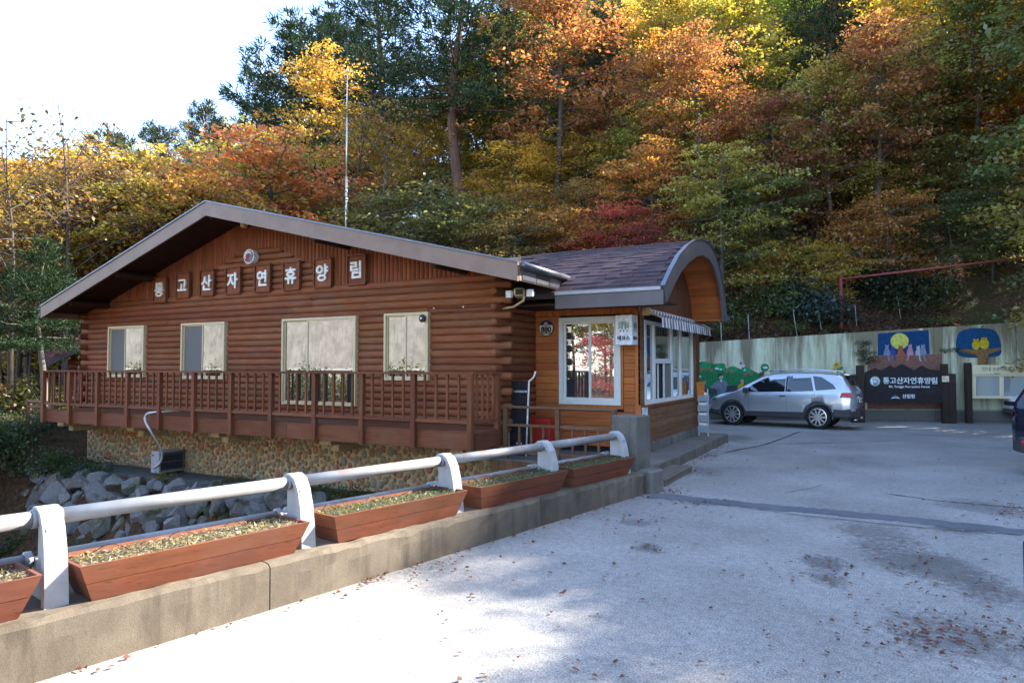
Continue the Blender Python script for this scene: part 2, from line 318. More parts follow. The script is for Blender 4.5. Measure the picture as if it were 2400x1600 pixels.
# ------------------------------------------------------------------ terrain
FOOT = np.array([(-150, 150), (-62, 80), (-34, 52), (-16, 36), (-3, 28.5), (6.8, 25.85), (17.4, 24.55), (20.2, 20.8), (18.8, 14), (16.8, 6), (16.3, -40)], float)
WALLTOP = [(-40, 0), (-16, .3), (-8, 1.6), (-3, 2.35), (6.8, 2.78), (17.3, 3.42), (23, 3.6), (60, 3.6)]
CAP = ([-1.2, -.75, -.56, -.44, -.25, -.1, .1, .3, 2], [4, 5, 6.5, 10.5, 20, 33, 50, 60, 60])
def foot_dist(lat, d):
    best = np.full(lat.shape, 1e9); sg = np.ones(lat.shape)
    for a, b in zip(FOOT[:-1], FOOT[1:]):
        e = b - a; L2 = e @ e; t = np.clip(((lat - a[0]) * e[0] + (d - a[1]) * e[1]) / L2, 0, 1)
        dx = lat - a[0] - t * e[0]; dy = d - a[1] - t * e[1]; q = np.hypot(dx, dy); cr = e[0] * dy - e[1] * dx
        k = q < best - 1e-6; best = np.where(k, q, best); sg = np.where(k, np.where(cr > 0, 1, -1), sg)
    return best * sg
def bump2(x, y): return (np.sin(x * .31 + 1.3) * np.cos(y * .27) + .6 * np.sin(x * .73 + y * .41) + .35 * np.sin(x * 1.7 - y * 1.3)) * .5
KX, KY, KA = -4.933, 0.0, math.atan(.1814)                      # kerb front line X = KX + .1814 Y
def kerb_x(Y): return KX + .1814 * Y
def hgt(X, Y):
    X = np.asarray(X, float); Y = np.asarray(Y, float); lat = X * cH + Y * sH; d = -X * sH + Y * cH
    s = foot_dist(lat, d); r = np.where(d > 1, lat / np.maximum(d, 1), np.where(lat > 0, 2., -1.2))
    h0 = np.interp(lat, [p[0] for p in WALLTOP], [p[1] for p in WALLTOP]); cap = np.interp(r, *CAP)
    hs = np.clip(s, 0, None) * .74; hill = h0 + cap * (1 - np.exp(-hs / np.maximum(cap, 1) * 1.0)) * 1.0 + bump2(X, Y) * np.clip(s * .12, 0, .8)
    hill = np.where(r > .12, h0 + np.minimum(hs, cap) + bump2(X, Y) * np.clip(s * .12, 0, .8), np.where(r > -.1, hill + (np.minimum(hs, cap) + h0 - hill) * np.clip((r + .1) / .22, 0, 1), hill))
    flat = np.full(X.shape, -.25)
    # house terrace, creek and bank
    left = X < (KX + .1814 * Y - .35)
    low = np.full(X.shape, -.85) + np.clip((-19.6 - X) * .55, 0, .9) + .06 * bump2(X * 3, Y * 3)
    ter = np.clip((Y - (9.75 + np.clip((X + 19) * .09, 0, 1.0))) * 2.2, -2.0, 0)
    ter = np.where(X < -19.6, np.clip((Y - 9.2) * .55, -2.2, 0), ter)
    creek = low + ter + .12 * bump2(X * 2, Y * 2)
    far = np.clip((-Y - 1.5) * .8, 0, 2.9); creek = np.where(Y < -1.5, np.minimum(creek + far, .02), creek)
    inl = left & (Y < 11.0) | (X < -6.3) & (Y >= 11.0) & (Y < 12.7) | (X < -6.9) & (Y >= 12.7)
    base = np.where(inl, np.where(Y > 20, np.minimum(creek + (Y - 20) * .15, .2), creek), flat)
    return np.where(s > 0, hill, base)
def hz(X, Y): return float(hgt(np.array([X]), np.array([Y]))[0])
def grid_sheet(name, l0, l1, d0, d1, st, mat):
    la = np.arange(l0, l1 + .01, st); da = np.arange(d0, d1 + .01, st); LA, DA = np.meshgrid(la, da)
    X = LA * cH - DA * sH; Y = LA * sH + DA * cH; Z = hgt(X, Y); n = len(la); m = len(da)
    V = np.stack([X, Y, Z], -1).reshape(-1, 3); i = (np.arange(m - 1)[:, None] * n + np.arange(n - 1)[None]).ravel()
    Q = np.stack([i, i + 1, i + n + 1, i + n], 1); return link(name, np_mesh(name, V, Q, mat, smooth=True))
tag(grid_sheet('hillside_ground', -150, 105, -70, 190, .85, M['litter']), 'leaf strewn ground of the wooded slope, terrace and creek bank', 'ground', kind='structure')
far = MB()
fb = bpy.data.meshes.new('far_hill'); VV = []; n = 60
for j in range(26):
    for i in range(n):
        la = -330 + i * 9.0; dd = 300 + j * 9; hh = 105 * math.exp(-((la + 232) / 62) ** 2) * math.exp(-((dd - 400) / 70) ** 2) + 40 * math.exp(-((la + 130) / 80) ** 2) * math.exp(-((dd - 420) / 80) ** 2) + 3 * math.sin(la * .13) * math.cos(dd * .11) + random.uniform(-2.2, 2.2)
        VV.append((*cw(la, dd), hh - 6))
t = NT('far_wood'); P = t.pos(); c = t.ramp(t.noise(P, .09, 6, .7), [(.3, (.06, .07, .035)), (.45, (.2, .11, .06)), (.6, (.27, .13, .09)), (.75, (.1, .1, .05))])
farmat = t.fin(c, .95, 0, .1)
tag(link('far_hill', np_mesh('far_hill', VV, [(j * n + i, j * n + i + 1, (j + 1) * n + i + 1, (j + 1) * n + i) for j in range(25) for i in range(n - 1)], farmat)), 'distant autumn mountain seen past the bare tree', 'hill', kind='structure')
# lot and bridge deck: one paved sheet, its left edge along the kerb and round the booth
lot = [(kerb_x(-25) - .5, -25), *[cw(*p) for p in [(15.6, -25), (15.8, 2)]]] + [cw(*p) for p in [(17.8, 14), (19.3, 20.5), (17.5, 23.7), (6.8, 25.2), (-3, 28.4), (-5.6, 27)]] + [(-6.6, 17.6), (-6.6, 12.6), (-6.2, 11.0), (kerb_x(11) - .5, 10.9)]
lm = MB(); lm.add([(x, y, 0) for x, y in lot], [tuple(range(len(lot)))]); lm.add([(x, y, z) for x, y in lot for z in (0, -.9)], [(2 * i, 2 * ((i + 1) % len(lot)), 2 * ((i + 1) % len(lot)) + 1, 2 * i + 1) for i in range(len(lot))])
road = lm.build('road', M['road']); tag(road, 'pale worn concrete road and parking area', 'road', kind='structure')
def ribbon(name, pts, wid, z, mat, parent, jit=.02, ns=60):
    P = [Vector(p) for p in pts]; V = []; L = [0]
    for a, b in zip(P, P[1:]): L.append(L[-1] + (b - a).length)
    for k in range(ns + 1):
        s = L[-1] * k / ns; i = max(j for j in range(len(L)) if L[j] <= s + 1e-6); i = min(i, len(P) - 2)
        p = P[i].lerp(P[i + 1], (s - L[i]) / (L[i + 1] - L[i])); t = (P[i + 1] - P[i]).normalized(); nn = Vector((-t.y, t.x, 0))
        w0 = wid if not callable(wid) else wid(k / ns); V += [(p + nn * (w0 / 2 + random.uniform(-jit, jit))), (p - nn * (w0 / 2 + random.uniform(-jit, jit)))]
    V = [(v[0], v[1], z) for v in V]
    m = MB(); m.add(V, [(2 * k, 2 * k + 1, 2 * k + 3, 2 * k + 2) for k in range(ns)]); return m.build(name, mat, parent)
ribbon('asphalt_strip', [at_z(u, v, 0) for u, v in [(1528, 1160), (1620, 1170), (1800, 1187), (2000, 1205), (2200, 1225), (2420, 1250)]], lambda f: .42 - .1 * f, .004, M['patch'], road, .05)
crackm = plain('crack', (.06, .05, .045), .95)
for pl, wd in [([(1600, 1178), (1700, 1185), (1790, 1195), (1880, 1208), (1960, 1215), (2040, 1226), (2160, 1238), (2400, 1255)], .018), ([(1700, 1060), (1740, 1053), (1790, 1042), (1840, 1025), (1872, 1010)], .05), ([(2080, 1158), (2200, 1172), (2400, 1190)], .03), ([(1800, 1043), (1950, 1038), (2100, 1030)], .03), ([(2300, 1020), (2395, 1013)], .03), ([(1840, 1155), (1900, 1145), (1930, 1136)], .012)]:
    ribbon('crack', [at_z(u + random.uniform(-3, 3), v + random.uniform(-1.5, 1.5), 0) for u, v in pl], wd, .008, crackm, road, wd * .4, 40)
# ------------------------------------------------------------------ kerb, railing and planters of the bridge (local frame: x along rail, y behind the kerb face)
DR = Vector((math.sin(KA), math.cos(KA), -.0075)).normalized(); DB = Vector((-math.cos(KA), math.sin(KA), 0))
def kb(Y, o, z): return Vector((kerb_x(Y), Y, 0)) + DB * o + Vector((0, 0, z - .0075 * (Y - 2.3)))
def kbox(m, y0, y1, o0, o1, z0, z1, mi=0):
    return m.add([kb(y0, o0, z0), kb(y1, o0, z0), kb(y1, o1, z0), kb(y0, o1, z0), kb(y0, o0, z1), kb(y1, o0, z1), kb(y1, o1, z1), kb(y0, o1, z1)], [(3, 2, 1, 0), (4, 5, 6, 7), (0, 1, 5, 4), (1, 2, 6, 5), (2, 3, 7, 6), (3, 0, 4, 7)], mi)
kerb = thing('concrete_kerb', 'long stained concrete kerb wall along the bridge edge under the planters', 'kerb', loc=(kerb_x(6), 6, 0))
kerb.location = (0, 0, 0)
ks = [(-12, -5), (-4.99, 1.2), (1.21, 3.86), (3.87, 7.4), (7.41, 10.02)]
for a, b in ks:
    nk = max(6, int((b - a) / .12)); pr = [(0, -.7), (0, .1), (0, .24), (.003, .335), (.025, .368), (.08, .37), (.3, .37), (.66, .37), (.66, -.7)]; V = []
    for q in range(nk + 1):
        for o, z in pr: jj = .0045 if .2 < z < .369 or 0 < o < .1 else .0015; V.append(kb(a + (b - a) * q / nk, o + random.gauss(0, jj), z + random.gauss(0, jj) - (random.random() ** 14 * .03 if .0 < o < .06 and z > .3 else 0)))
    nn_ = len(pr); MB().add(V, [(q * nn_ + i, q * nn_ + i + 1, (q + 1) * nn_ + i + 1, (q + 1) * nn_ + i) for q in range(nk) for i in range(nn_ - 1)] + [tuple(range(nn_)), tuple(range(nk * nn_, (nk + 1) * nn_))]).build('kerb_block', M['con'], kerb)
kbox(MB(), 10.03, 10.42, -.10, .16, -.3, .40).build('end_block', M['cong'], kerb, bevel=.03)
gp = MB(); kbox(gp, 10.04, 10.50, .17, .60, -.3, 1.2); tag(gp.build('gate_pillar', M['cong'], bevel=.015), 'square weathered concrete pillar at the far end of the white railing', 'pillar')
rail = thing('bridge_railing', 'white painted pipe railing with curved posts along the bridge kerb', 'railing')
def kt(ys, o, z, r, n=14): return MB().tube([kb(y, o, z) for y in ys], r, n)
PY = [-3.07, -1.22, .63, 2.48, 4.33, 6.18, 7.98, 9.80]
for a, b in zip(PY, PY[1:]):
    kt([a + .05, b - .05], .40, .905, .053).build('pipe', M['rail'], rail, smooth=True)
    kt([a + .04, b - .04], .565, .61, .037).build('lower_pipe', M['rail'], rail, smooth=True)
prof = [(.17, .36), (.185, .55), (.21, .72), (.25, .86), (.30, .945), (.37, .985), (.44, .98), (.49, .94), (.505, .87), (.475, .87), (.455, .925), (.40, .95), (.345, .93), (.295, .85), (.265, .72), (.245, .55), (.23, .36)]
for y in PY[1:]:
    m = MB(); hw = .063; n = len(prof); A = [kb(y - hw * (1.08 - .16 * (z - .36)), o, z) for o, z in prof]; B = [kb(y + hw * (1.08 - .16 * (z - .36)), o, z) for o, z in prof]
    h = n // 2; fs = []
    for i in range(n - 1): fs.append((i, i + 1, n + i + 1, n + i))
    for i in range(h): fs += [(i, i + 1, n - 2 - i, n - 1 - i), (n + i, n + n - 1 - i, n + n - 2 - i, n + i + 1)]
    fs.append((0, n - 1, 2 * n - 1, n)); m.add(A + B, fs)
    kbox(m, y - .045, y + .045, .24, .30, .36, .86); kbox(m, y - .02, y + .02, .30, .47, .36, .95); kbox(m, y - .019, y + .019, .47, .58, .36, .62)
    po = m.build('post', M['bone'], rail, bevel=.0)
    for s in (-1, 1): kt([y + s * .05, y + s * .085], .40, .905, .061).build('collar', M['rail'], po, smooth=True)
    for s in (-1, 1): kt([y + s * .03, y + s * .07], .565, .61, .055).build('collar', M['rail'], po, smooth=True)
sprout_v = []
def leaf_quads(C, A, Nn, L, Wd, fold=.15):
    """C centres, A axis, Nn normal -> diamond leaves"""
    B = np.cross(Nn, A); B /= np.maximum(np.linalg.norm(B, axis=1, keepdims=True), 1e-6); L = L[:, None]; Wd = Wd[:, None]
    p0 = C - A * L * .5; p2 = C + A * L * .5; mid = C + Nn * L * fold * .5; p1 = mid + B * Wd * .5 - A * L * .05; p3 = mid - B * Wd * .5 - A * L * .05
    V = np.stack([p0, p1, p2, p3], 1).reshape(-1, 3); Q = np.arange(len(V)).reshape(-1, 4); return V, Q
def runit(n):
    v = rng.normal(size=(n, 3)); return v / np.linalg.norm(v, axis=1, keepdims=True)
PLS = [(.66, 2.36, 'orange-brown wooden planter cut off by the left edge of the picture', 1), (2.56, 4.25, 'sunlit orange-brown planter with dry straw soil beside the nearest railing post', 1), (4.49, 6.17, 'brown planter half in shade, second complete one from the camera', 0), (6.37, 8.05, 'brown planter with green sprouts, third complete one from the camera', 0), (8.17, 9.77, 'farthest brown planter, beside the concrete pillar', 0)]
for y0, y1, lab, dry in PLS:
    t0 = thing('planter_box', lab, 'planter', 'planter boxes along the bridge kerb'); zb, zt = .372, .625; e = .1
    def pp(f, side, inn=0.0):     # corners at height fraction f: end taper and side taper
        z = zb + (zt - zb) * f; ya, yb = y0 + e * (1 - f) + inn, y1 - e * (1 - f) - inn; oa, ob = .04 + .075 * (1 - f) + inn, .50 - .075 * (1 - f) - inn
        return dict(a=kb(ya, oa, z), b=kb(yb, oa, z), c=kb(yb, ob, z), d=kb(ya, ob, z))
    for k, (f0, f1) in enumerate([(0, .485), (.5, 1)]):
        for nm, p, q in [('front_board', 'a', 'b'), ('end_board', 'b', 'c'), ('back_board', 'c', 'd'), ('end_board', 'd', 'a')]:
            lo, hi, li, hi2 = pp(f0, 0), pp(f1, 0), pp(f0, 0, .022), pp(f1, 0, .022)
            MB().add([lo[p], lo[q], hi[q], hi[p], li[p], li[q], hi2[q], hi2[p]], [(0, 1, 2, 3), (4, 7, 6, 5), (3, 2, 6, 7), (0, 4, 5, 1), (0, 3, 7, 4), (1, 5, 6, 2)]).build(nm, M['plant'], t0)
    s4 = pp(.88, 0, .03); sm = MB(); N1, N2 = 24, 7; V = []
    for i in range(N1):
        for j in range(N2):
            a, b = i / (N1 - 1), j / (N2 - 1); p = s4['a'].lerp(s4['b'], a).lerp(s4['d'].lerp(s4['c'], a), b); V.append(p + Vector((0, 0, random.uniform(-.008, .012))))
    sm.add(V, [(i * N2 + j, (i + 1) * N2 + j, (i + 1) * N2 + j + 1, i * N2 + j + 1) for i in range(N1 - 1) for j in range(N2 - 1)]); sm.build('soil', M['soil'], t0, True)
    n = 1500 if dry else 1100; a = rng.random(n); b = rng.random(n); A4 = [np.array(s4[k]) for k in 'abcd']
    C = (A4[0] * (1 - a)[:, None] + A4[1] * a[:, None]) * (1 - b)[:, None] + (A4[3] * (1 - a)[:, None] + A4[2] * a[:, None]) * b[:, None]
    C[:, 2] += rng.random(n) * .03; ax = runit(n); ax[:, 2] = np.abs(ax[:, 2]) * (.5 if dry else .9) ; ax /= np.linalg.norm(ax, axis=1, keepdims=True)
    clump = (np.sin(a * 23 + y0 * 7) * np.cos(b * 9 + y1) + rng.random(n) * .9) > .2
    V, Q = leaf_quads(C, ax, runit(n), np.where(clump & (not dry), .026, .034) + rng.random(n) * .015, np.where(clump, .011, .006) + rng.random(n) * .006)
    me = np_mesh('sprouts', V, Q, M['leaf'], rng.random(n)); so_ = link('sprouts', me, t0, color=((.3, .26, .15) if dry else (.13, .15, .06))); so_['kind'] = 'stuff'
    for k in range(4):
        ya = y0 + .2 + k * (y1 - y0 - .4) / 3 + random.uniform(-.1, .1); L = random.uniform(.12, .25)
        MB().tube([kb(ya + L * q / 6, random.uniform(.3, .44) if q in (0, 6) else .38, .6 + .05 * math.sin(math.pi * q / 6) + .01) for q in range(7)], .0035, 5).build('wire', M['black'], t0)
# ------------------------------------------------------------------ retaining wall with murals
WA, WB = Vector((*cw(6.8, 24.7), 0)), Vector((*cw(17.3, 23.4), 0)); WD = (WB - WA).normalized(); WN = Vector((WD.y, -WD.x, 0))   # normal towards the lot
wallp = [(-6.5, 26.35), (6.8, 24.7), (17.3, 23.4), (19.2, 20.4), (17.7, 14), (15.7, 2)]; wtop = [2.2, 2.78, 3.42, 3.55, 3.6, 3.6]
rw = thing('retaining_wall', 'long pale green stained concrete wall with painted murals behind the car', 'wall')
for i in range(len(wallp) - 1):
    a, b = Vector((*cw(*wallp[i]), 0)), Vector((*cw(*wallp[i + 1]), 0)); dd = (b - a).normalized(); nn = Vector((-dd.y, dd.x, 0)); NS = 4
    for k in range(NS):
        p, q = a.lerp(b, k / NS), a.lerp(b, (k + 1) / NS - .001); z0, z1 = wtop[i] + (wtop[i + 1] - wtop[i]) * k / NS, wtop[i] + (wtop[i + 1] - wtop[i]) * (k + 1) / NS
        MB().add([p, q, q + nn * .4, p + nn * .4, p + Vector((0, 0, z0)), q + Vector((0, 0, z1)), q + nn * .4 + Vector((0, 0, z1)), p + nn * .4 + Vector((0, 0, z0))], [(3, 2, 1, 0), (4, 5, 6, 7), (0, 1, 5, 4), (1, 2, 6, 5), (2, 3, 7, 6), (3, 0, 4, 7)]).build('wall_panel', M['wall'], rw)
def z5(x, y): return (1600 + x * .3401, 700 + y * .3401)
def onwall(u, v, off): return at_pl(u, v, WA + WN * off, WN)
PC = {}
def pmat(c):
    if c not in PC: PC[c] = paint('mural_paint_%d' % len(PC), c)
    return PC[c]
layer = [0]
def mural(name, parent, pts, col, smooth=True, px=z5, off=None):
    """flat painted patch on the wall, outline smoothed"""
    layer[0] += 1; o = .004 + .0008 * layer[0] if off is None else off
    P = [Vector((*p, 0)) for p in pts]
    for _ in range(2 if smooth else 0): P = [q for i in range(len(P)) for q in (P[i].lerp(P[(i + 1) % len(P)], .25), P[i].lerp(P[(i + 1) % len(P)], .75))]
    V = [onwall(*px(p.x, p.y), o) for p in P]; n_ = len(V); cc = sum(V, Vector()) / n_
    bm = bmesh.new(); f = bm.faces.new([bm.verts.new(v) for v in V]); bmesh.ops.triangulate(bm, faces=[f]); me = bpy.data.meshes.new(name); bm.to_mesh(me); bm.free(); me.materials.append(pmat(col)); return link(name, me, parent)
def ell(x, y, rx, ry, n=12): return [(x + rx * math.cos(2 * math.pi * k / n), y + ry * math.sin(2 * math.pi * k / n)) for k in range(n)]
layer[0] = 0
g = mural('garden_mural', rw, [(60, 780), (60, 445), (100, 440), (140, 430), (190, 440), (205, 470), (240, 445), (280, 440), (298, 460), (295, 490), (330, 462), (370, 470), (385, 495), (430, 470), (470, 485), (490, 500), (540, 520), (560, 600), (450, 640), (300, 700), (235, 775)], (.02, .17, .06))
for q in [(155, 465, 40, 30), (260, 470, 38, 28), (345, 485, 36, 22), (440, 495, 34, 22)]: mural('bush', g, ell(*q), (.025, .25, .09))
for x, y in [(130, 488), (163, 488), (198, 490), (302, 498), (335, 500), (434, 522), (470, 515)]: mural('face', g, ell(x, y, 13, 14, 8), (.24, .12, .09))
for x, y in [(118, 430), (118, 535), (245, 482), (262, 486), (230, 480), (400, 462), (428, 490), (110, 540), (490, 575), (480, 580), (505, 570), (420, 460), (515, 497)]: mural('blossom', g, ell(x + random.uniform(-4, 4), y, 9, 6, 7), (.62, .66, .66))
for x, y in [(402, 445), (100, 437), (415, 482)]: mural('balloon', g, ell(x, y, 9, 10, 8), (.02, .13, .28))
mural('tree_trunk', g, [(527, 590), (535, 540), (522, 515), (530, 513), (545, 530), (548, 500), (562, 500), (560, 560), (562, 600)], (.14, .075, .06), False); mural('tree_crown', g, ell(566, 473, 30, 27), (.02, .2, .08)); mural('dove', g, [(545, 465), (560, 472), (572, 462), (590, 478), (570, 482), (556, 480)], (.6, .64, .64))
mural('bench', g, [(130, 625), (380, 590), (380, 640), (130, 660)], (.05, .055, .06), False)
mural('jacket', g, [(190, 600), (235, 565), (262, 556), (290, 563), (318, 590), (300, 605), (298, 665), (240, 672), (235, 610), (200, 622)], (.15, .17, .22)); mural('trousers', g, [(240, 668), (298, 662), (290, 775), (245, 775)], (.16, .18, .22), False); mural('head', g, ell(265, 537, 15, 20, 9), (.36, .33, .26)); mural('hair', g, [(245, 545), (243, 520), (262, 512), (280, 520), (278, 528), (258, 528)], (.05, .035, .03)); mural('collar', g, [(258, 558), (272, 558), (266, 580)], (.6, .6, .6), False)
mural('shirt', g, [(120, 605), (140, 590), (160, 598), (158, 625), (130, 630)], (.04, .09, .28)); mural('head', g, ell(150, 577, 12, 15, 9), (.33, .2, .14)); mural('jeans', g, [(138, 665), (160, 670), (165, 700), (180, 668), (195, 672), (210, 712), (180, 722), (150, 728)], (.02, .1, .42))
mural('shirt', g, [(372, 600), (395, 585), (420, 582), (448, 610), (440, 630), (390, 640)], (.5, .3, .03)); mural('head', g, ell(410, 570, 13, 16, 9), (.38, .28, .2)); mural('guitar', g, [(385, 615), (415, 605), (430, 570), (436, 572), (425, 615), (425, 632), (390, 638)], (.25, .07, .03))
mural('flowers', g, [(150, 745), (165, 730), (185, 735), (195, 728), (205, 745), (170, 750)], (.5, .33, .03))
sf = mural('sunflower_mural', rw, [(1056, 505), (1068, 478), (1075, 478), (1066, 520), (1056, 520)], (.03, .15, .04), False)
for x, y, r_ in [(1060, 453, 20), (1047, 494, 20), (1112, 505, 12), (705, 505, 18)]: mural('flower', sf, ell(x, y, r_, r_ * (1 if x != 705 else .4)), (.55, .36, .03)); mural('flower_eye', sf, ell(x, y, r_ * .45, r_ * .4, 8), (.16, .07, .02))
mural('leaf', sf, [(1070, 490), (1090, 464), (1112, 472), (1090, 488)], (.03, .2, .06))
layer[0] = 0
mn = mural('moonlight_mural', rw, [(1345, 388), (1345, 240), (1695, 214), (1702, 380)], (.008, .045, .13), False); mural('moon', mn, ell(1495, 292, 64, 56, 14), (.5, .48, .1))
br = mural('brick_wall', mn, [(1272, 760), (1272, 398), (1350, 390), (1520, 388), (1640, 384), (1787, 380), (1787, 760)], (.2, .1, .075), False)
def catp(x, y, s, col, tail):
    mural('cat', mn, [(x - 22 * s, y), (x - 20 * s, y - 30 * s), (x - 10 * s, y - 42 * s), (x - 12 * s, y - 55 * s), (x - 12 * s, y - 76 * s), (x - 5 * s, y - 68 * s), (x + 5 * s, y - 68 * s), (x + 12 * s, y - 78 * s), (x + 13 * s, y - 56 * s), (x + 12 * s, y - 44 * s), (x + 22 * s, y - 28 * s), (x + 26 * s, y)], col, False)
    mural('cat_tail', mn, [(x + tail * 4, y - 5), (x + tail * 14, y - 5), (x + tail * 16, y + 22), (x + tail * 26, y + 34), (x + tail * 18, y + 42), (x + tail * 8, y + 30)], col)
for q in [(1407, 390, 1.0, (.17, .2, .3), 1), (1448, 388, .85, (.04, .06, .2), 1), (1503, 398, 1.05, (.36, .09, .04), 1), (1566, 388, 1.0, (.45, .22, .28), -1), (1622, 390, .9, (.38, .36, .4), 1), (1655, 385, 1.0, (.2, .21, .3), 1)]: catp(*q)
ow = mural('owl_mural', rw, [(1884, 395), (1882, 280), (1905, 225), (1975, 203), (2060, 200), (2150, 212), (2180, 255), (2197, 320), (2198, 395), (2100, 402), (2000, 408)], (.008, .06, .15), True)
mural('trunk', ow, [(2030, 490), (2035, 400), (2020, 378), (1905, 362), (1905, 345), (2030, 350), (2090, 352), (2195, 335), (2195, 352), (2110, 380), (2095, 410), (2092, 490)], (.22, .12, .05), False)
for x, y, rx, ry in [(2022, 318, 28, 34), (2078, 310, 34, 40)]: mural('owl', ow, ell(x, y, rx, ry, 12), (.5, .36, .02)); mural('owl_head', ow, [(x - 20, y - 22), (x - 18, y - 44), (x, y - 38), (x + 18, y - 46), (x + 20, y - 22)], (.45, .28, .02), False)
# weed hanging on the wall is built with the shrubs
# ------------------------------------------------------------------ log house
YF, XL, XR = 11.44, -19.9, -6.42          # front wall axis, corner axes
ZD, ZG = .76, 3.70                        # balcony floor, start of the gable
house = thing('log_house', 'large brown log lodge with low gable roof, stone base and balcony', 'house', loc=(0, 0, 0))
NC = 20; ST = (ZG - ZD) / NC; LR = ST * .56
def log_mesh(mat, n=14):
    m = MB(); rs = [(0, .86), (.012, 1), (.988, 1), (1, .86)]; V = []; fs = []
    for x, r in rs:
        for k in range(n): V.append((x, r * math.cos(2 * math.pi * k / n), r * math.sin(2 * math.pi * k / n)))
    for i in range(3):
        for k in range(n): fs.append((i * n + k, i * n + (k + 1) % n, (i + 1) * n + (k + 1) % n, (i + 1) * n + k))
    fs += [tuple(range(n)), tuple(range(3 * n, 4 * n))]; m.add(V, fs); return m.mesh('log', mat, True)
LMX, LMY, LMZ = log_mesh(M['logx']), log_mesh(M['logy']), log_mesh(M['logz'], 10); LMD = log_mesh(M['soffit'])
def logx(x0, x1, y, z, r, par): return link('log', LMX, par, (x0, y, z), (random.uniform(0, 6), 0, 0) if False else None, (x1 - x0, r, r))
def logy(y0, y1, x, z, r, par): return link('log', LMY, par, (x, y0, z), (0, 0, R(90)), (y1 - y0, r, r))
def logz(x, y, z0, z1, r, par, nm='gable_slat'): return link(nm, LMZ, par, (x, y, z0), (0, R(-90), 0), (z1 - z0, r * .5 if False else r, r))
# windows: (u0,u1,v top,v bottom, pane split, left sash is a screen, label)
YW = YF - .10
def wrect(u0, u1, vt, vb, um):
    a = at_Y(u0, vt, YW); b = at_Y(u1, vt, YW); mid = at_Y(um, vt, YW); top = at_Y(um, vt, YW).z; bot = at_Y(um, vb, YW).z
    return a.x, b.x, bot, top
WIN = [(*wrect(257, 341, 764, 884, 300), .48, 1), (*wrect(428, 530, 756, 888, 480), .5, 1), (*wrect(664, 837, 744, 949, 750), .36, 0), (*wrect(903, 1006, 733, 891, 955), .5, 0)]
wallf = boxo('front_wall', M['dim'], house, XL, XR, YF + .01, YF + .07, ZD, ZG, 0)
for i in range(NC):
    z = ZD + ST * (i + .5); odd = i % 2; x0 = XL - (.26 if not odd else -.02); x1 = XR + (.26 if not odd else -.02); iv = [(x0, x1)]
    for wx0, wx1, wz0, wz1, _, _ in WIN:
        if wz0 + .01 < z < wz1 - .01:
            iv = [q for a, b in iv for q in ((a, min(b, wx0)), (max(a, wx1), b)) if q[1] - q[0] > .05]
    out = []
    for a, b in iv:
        while b - a > 7.5: c = a + random.uniform(3.4, 5.8); out.append((a, c)); a = c + .006
        out.append((a, b))
    for a, b in out: logx(a, b, YF + random.uniform(-.006, .006), z, LR * random.uniform(.97, 1.03), wallf)
wallr = boxo('side_wall', M['dim'], house, XR - .06, XR + .0, YF + .1, 21.5, ZD - .3, ZG, 0)
walll = boxo('side_wall', M['dim'], house, XL, XL + .06, YF + .1, 21.5, ZD, ZG, 0)
for i in range(NC + 1):
    z = ZD + ST * (i + .5 - 1) if False else ZD + ST * (i + .5); odd = i % 2
    if i == NC: z = ZD - ST * .5; odd = 1
    logy(YF - (.26 if odd else -.09), 12.86, XR, z, LR * random.uniform(.97, 1.03), wallr); logy(YF - (.26 if odd else -.09), 17, XL, z, LR, walll)
# roof
XA, ZA, XE0, XE1, YB, YE = -13.4, 5.62, -20.05, -5.42, 10.28, 22.0
SR, SL = (5.62 - 3.66) / (XE1 - XA), (5.62 - 3.52) / (XA - XE0)
def zr(x): return ZA - (SR * (x - XA) if x > XA else SL * (XA - x))
roof = MB()
TH = .12
for x0, x1 in ((XE0, XA), (XA, XE1)): roof.prism([(x0, YB + .03, zr(x0) - TH), (x1, YB + .03, zr(x1) - TH), (x1, YB + .03, zr(x1)), (x0, YB + .03, zr(x0))], (0, YE - YB, 0))
roofo = roof.build('roof', M['roofdark'], house)
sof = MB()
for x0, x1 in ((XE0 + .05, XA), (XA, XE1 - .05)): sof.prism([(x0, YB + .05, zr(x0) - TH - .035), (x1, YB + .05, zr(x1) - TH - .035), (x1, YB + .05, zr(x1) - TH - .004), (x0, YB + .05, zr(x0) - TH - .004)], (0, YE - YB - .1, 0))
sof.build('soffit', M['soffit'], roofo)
BH = .33
for x0, x1 in ((XE0 - .02, XA), (XA, XE1 + .02)):
    MB().prism([(x0, YB - .05, zr(x0) - BH + .03), (x1, YB - .05, zr(x1) - BH + .03), (x1, YB - .05, zr(x1) + .015), (x0, YB - .05, zr(x0) + .015)], (0, .045, 0)).build('barge_board', M['barge'], roofo)
    MB().prism([(x0, YB - .075, zr(x0) + .018), (x1, YB - .075, zr(x1) + .018), (x1, YB - .075, zr(x1) + .05), (x0, YB - .075, zr(x0) + .05)], (0, .3, 0)).build('edge_trim', M['trim'], roofo)
for a, k in ((XE1, 1), (XE0, -1)):
    x0 = a + (.004 if k > 0 else -.03); boxo('eave_board', M['barge'], roofo, x0, x0 + .026, YB + .0, YE, zr(a) - .29, zr(a) - .01, 0)
gm = MB().tube([(XE1 + .1, YB - .02, zr(XE1) - .03), (XE1 + .1, 12.5, zr(XE1) - .05)], .06, 10).build('gutter', M['trim'], roofo, True)
for k in range(4):
    y = YB + .35 + k * .55; boxo('eave_panel', M['dgrey'] if k % 2 else M['trim'], roofo, XE1 + .031, XE1 + .045, y - .26, y + .27, zr(XE1) - .27, zr(XE1) - .10, 0)
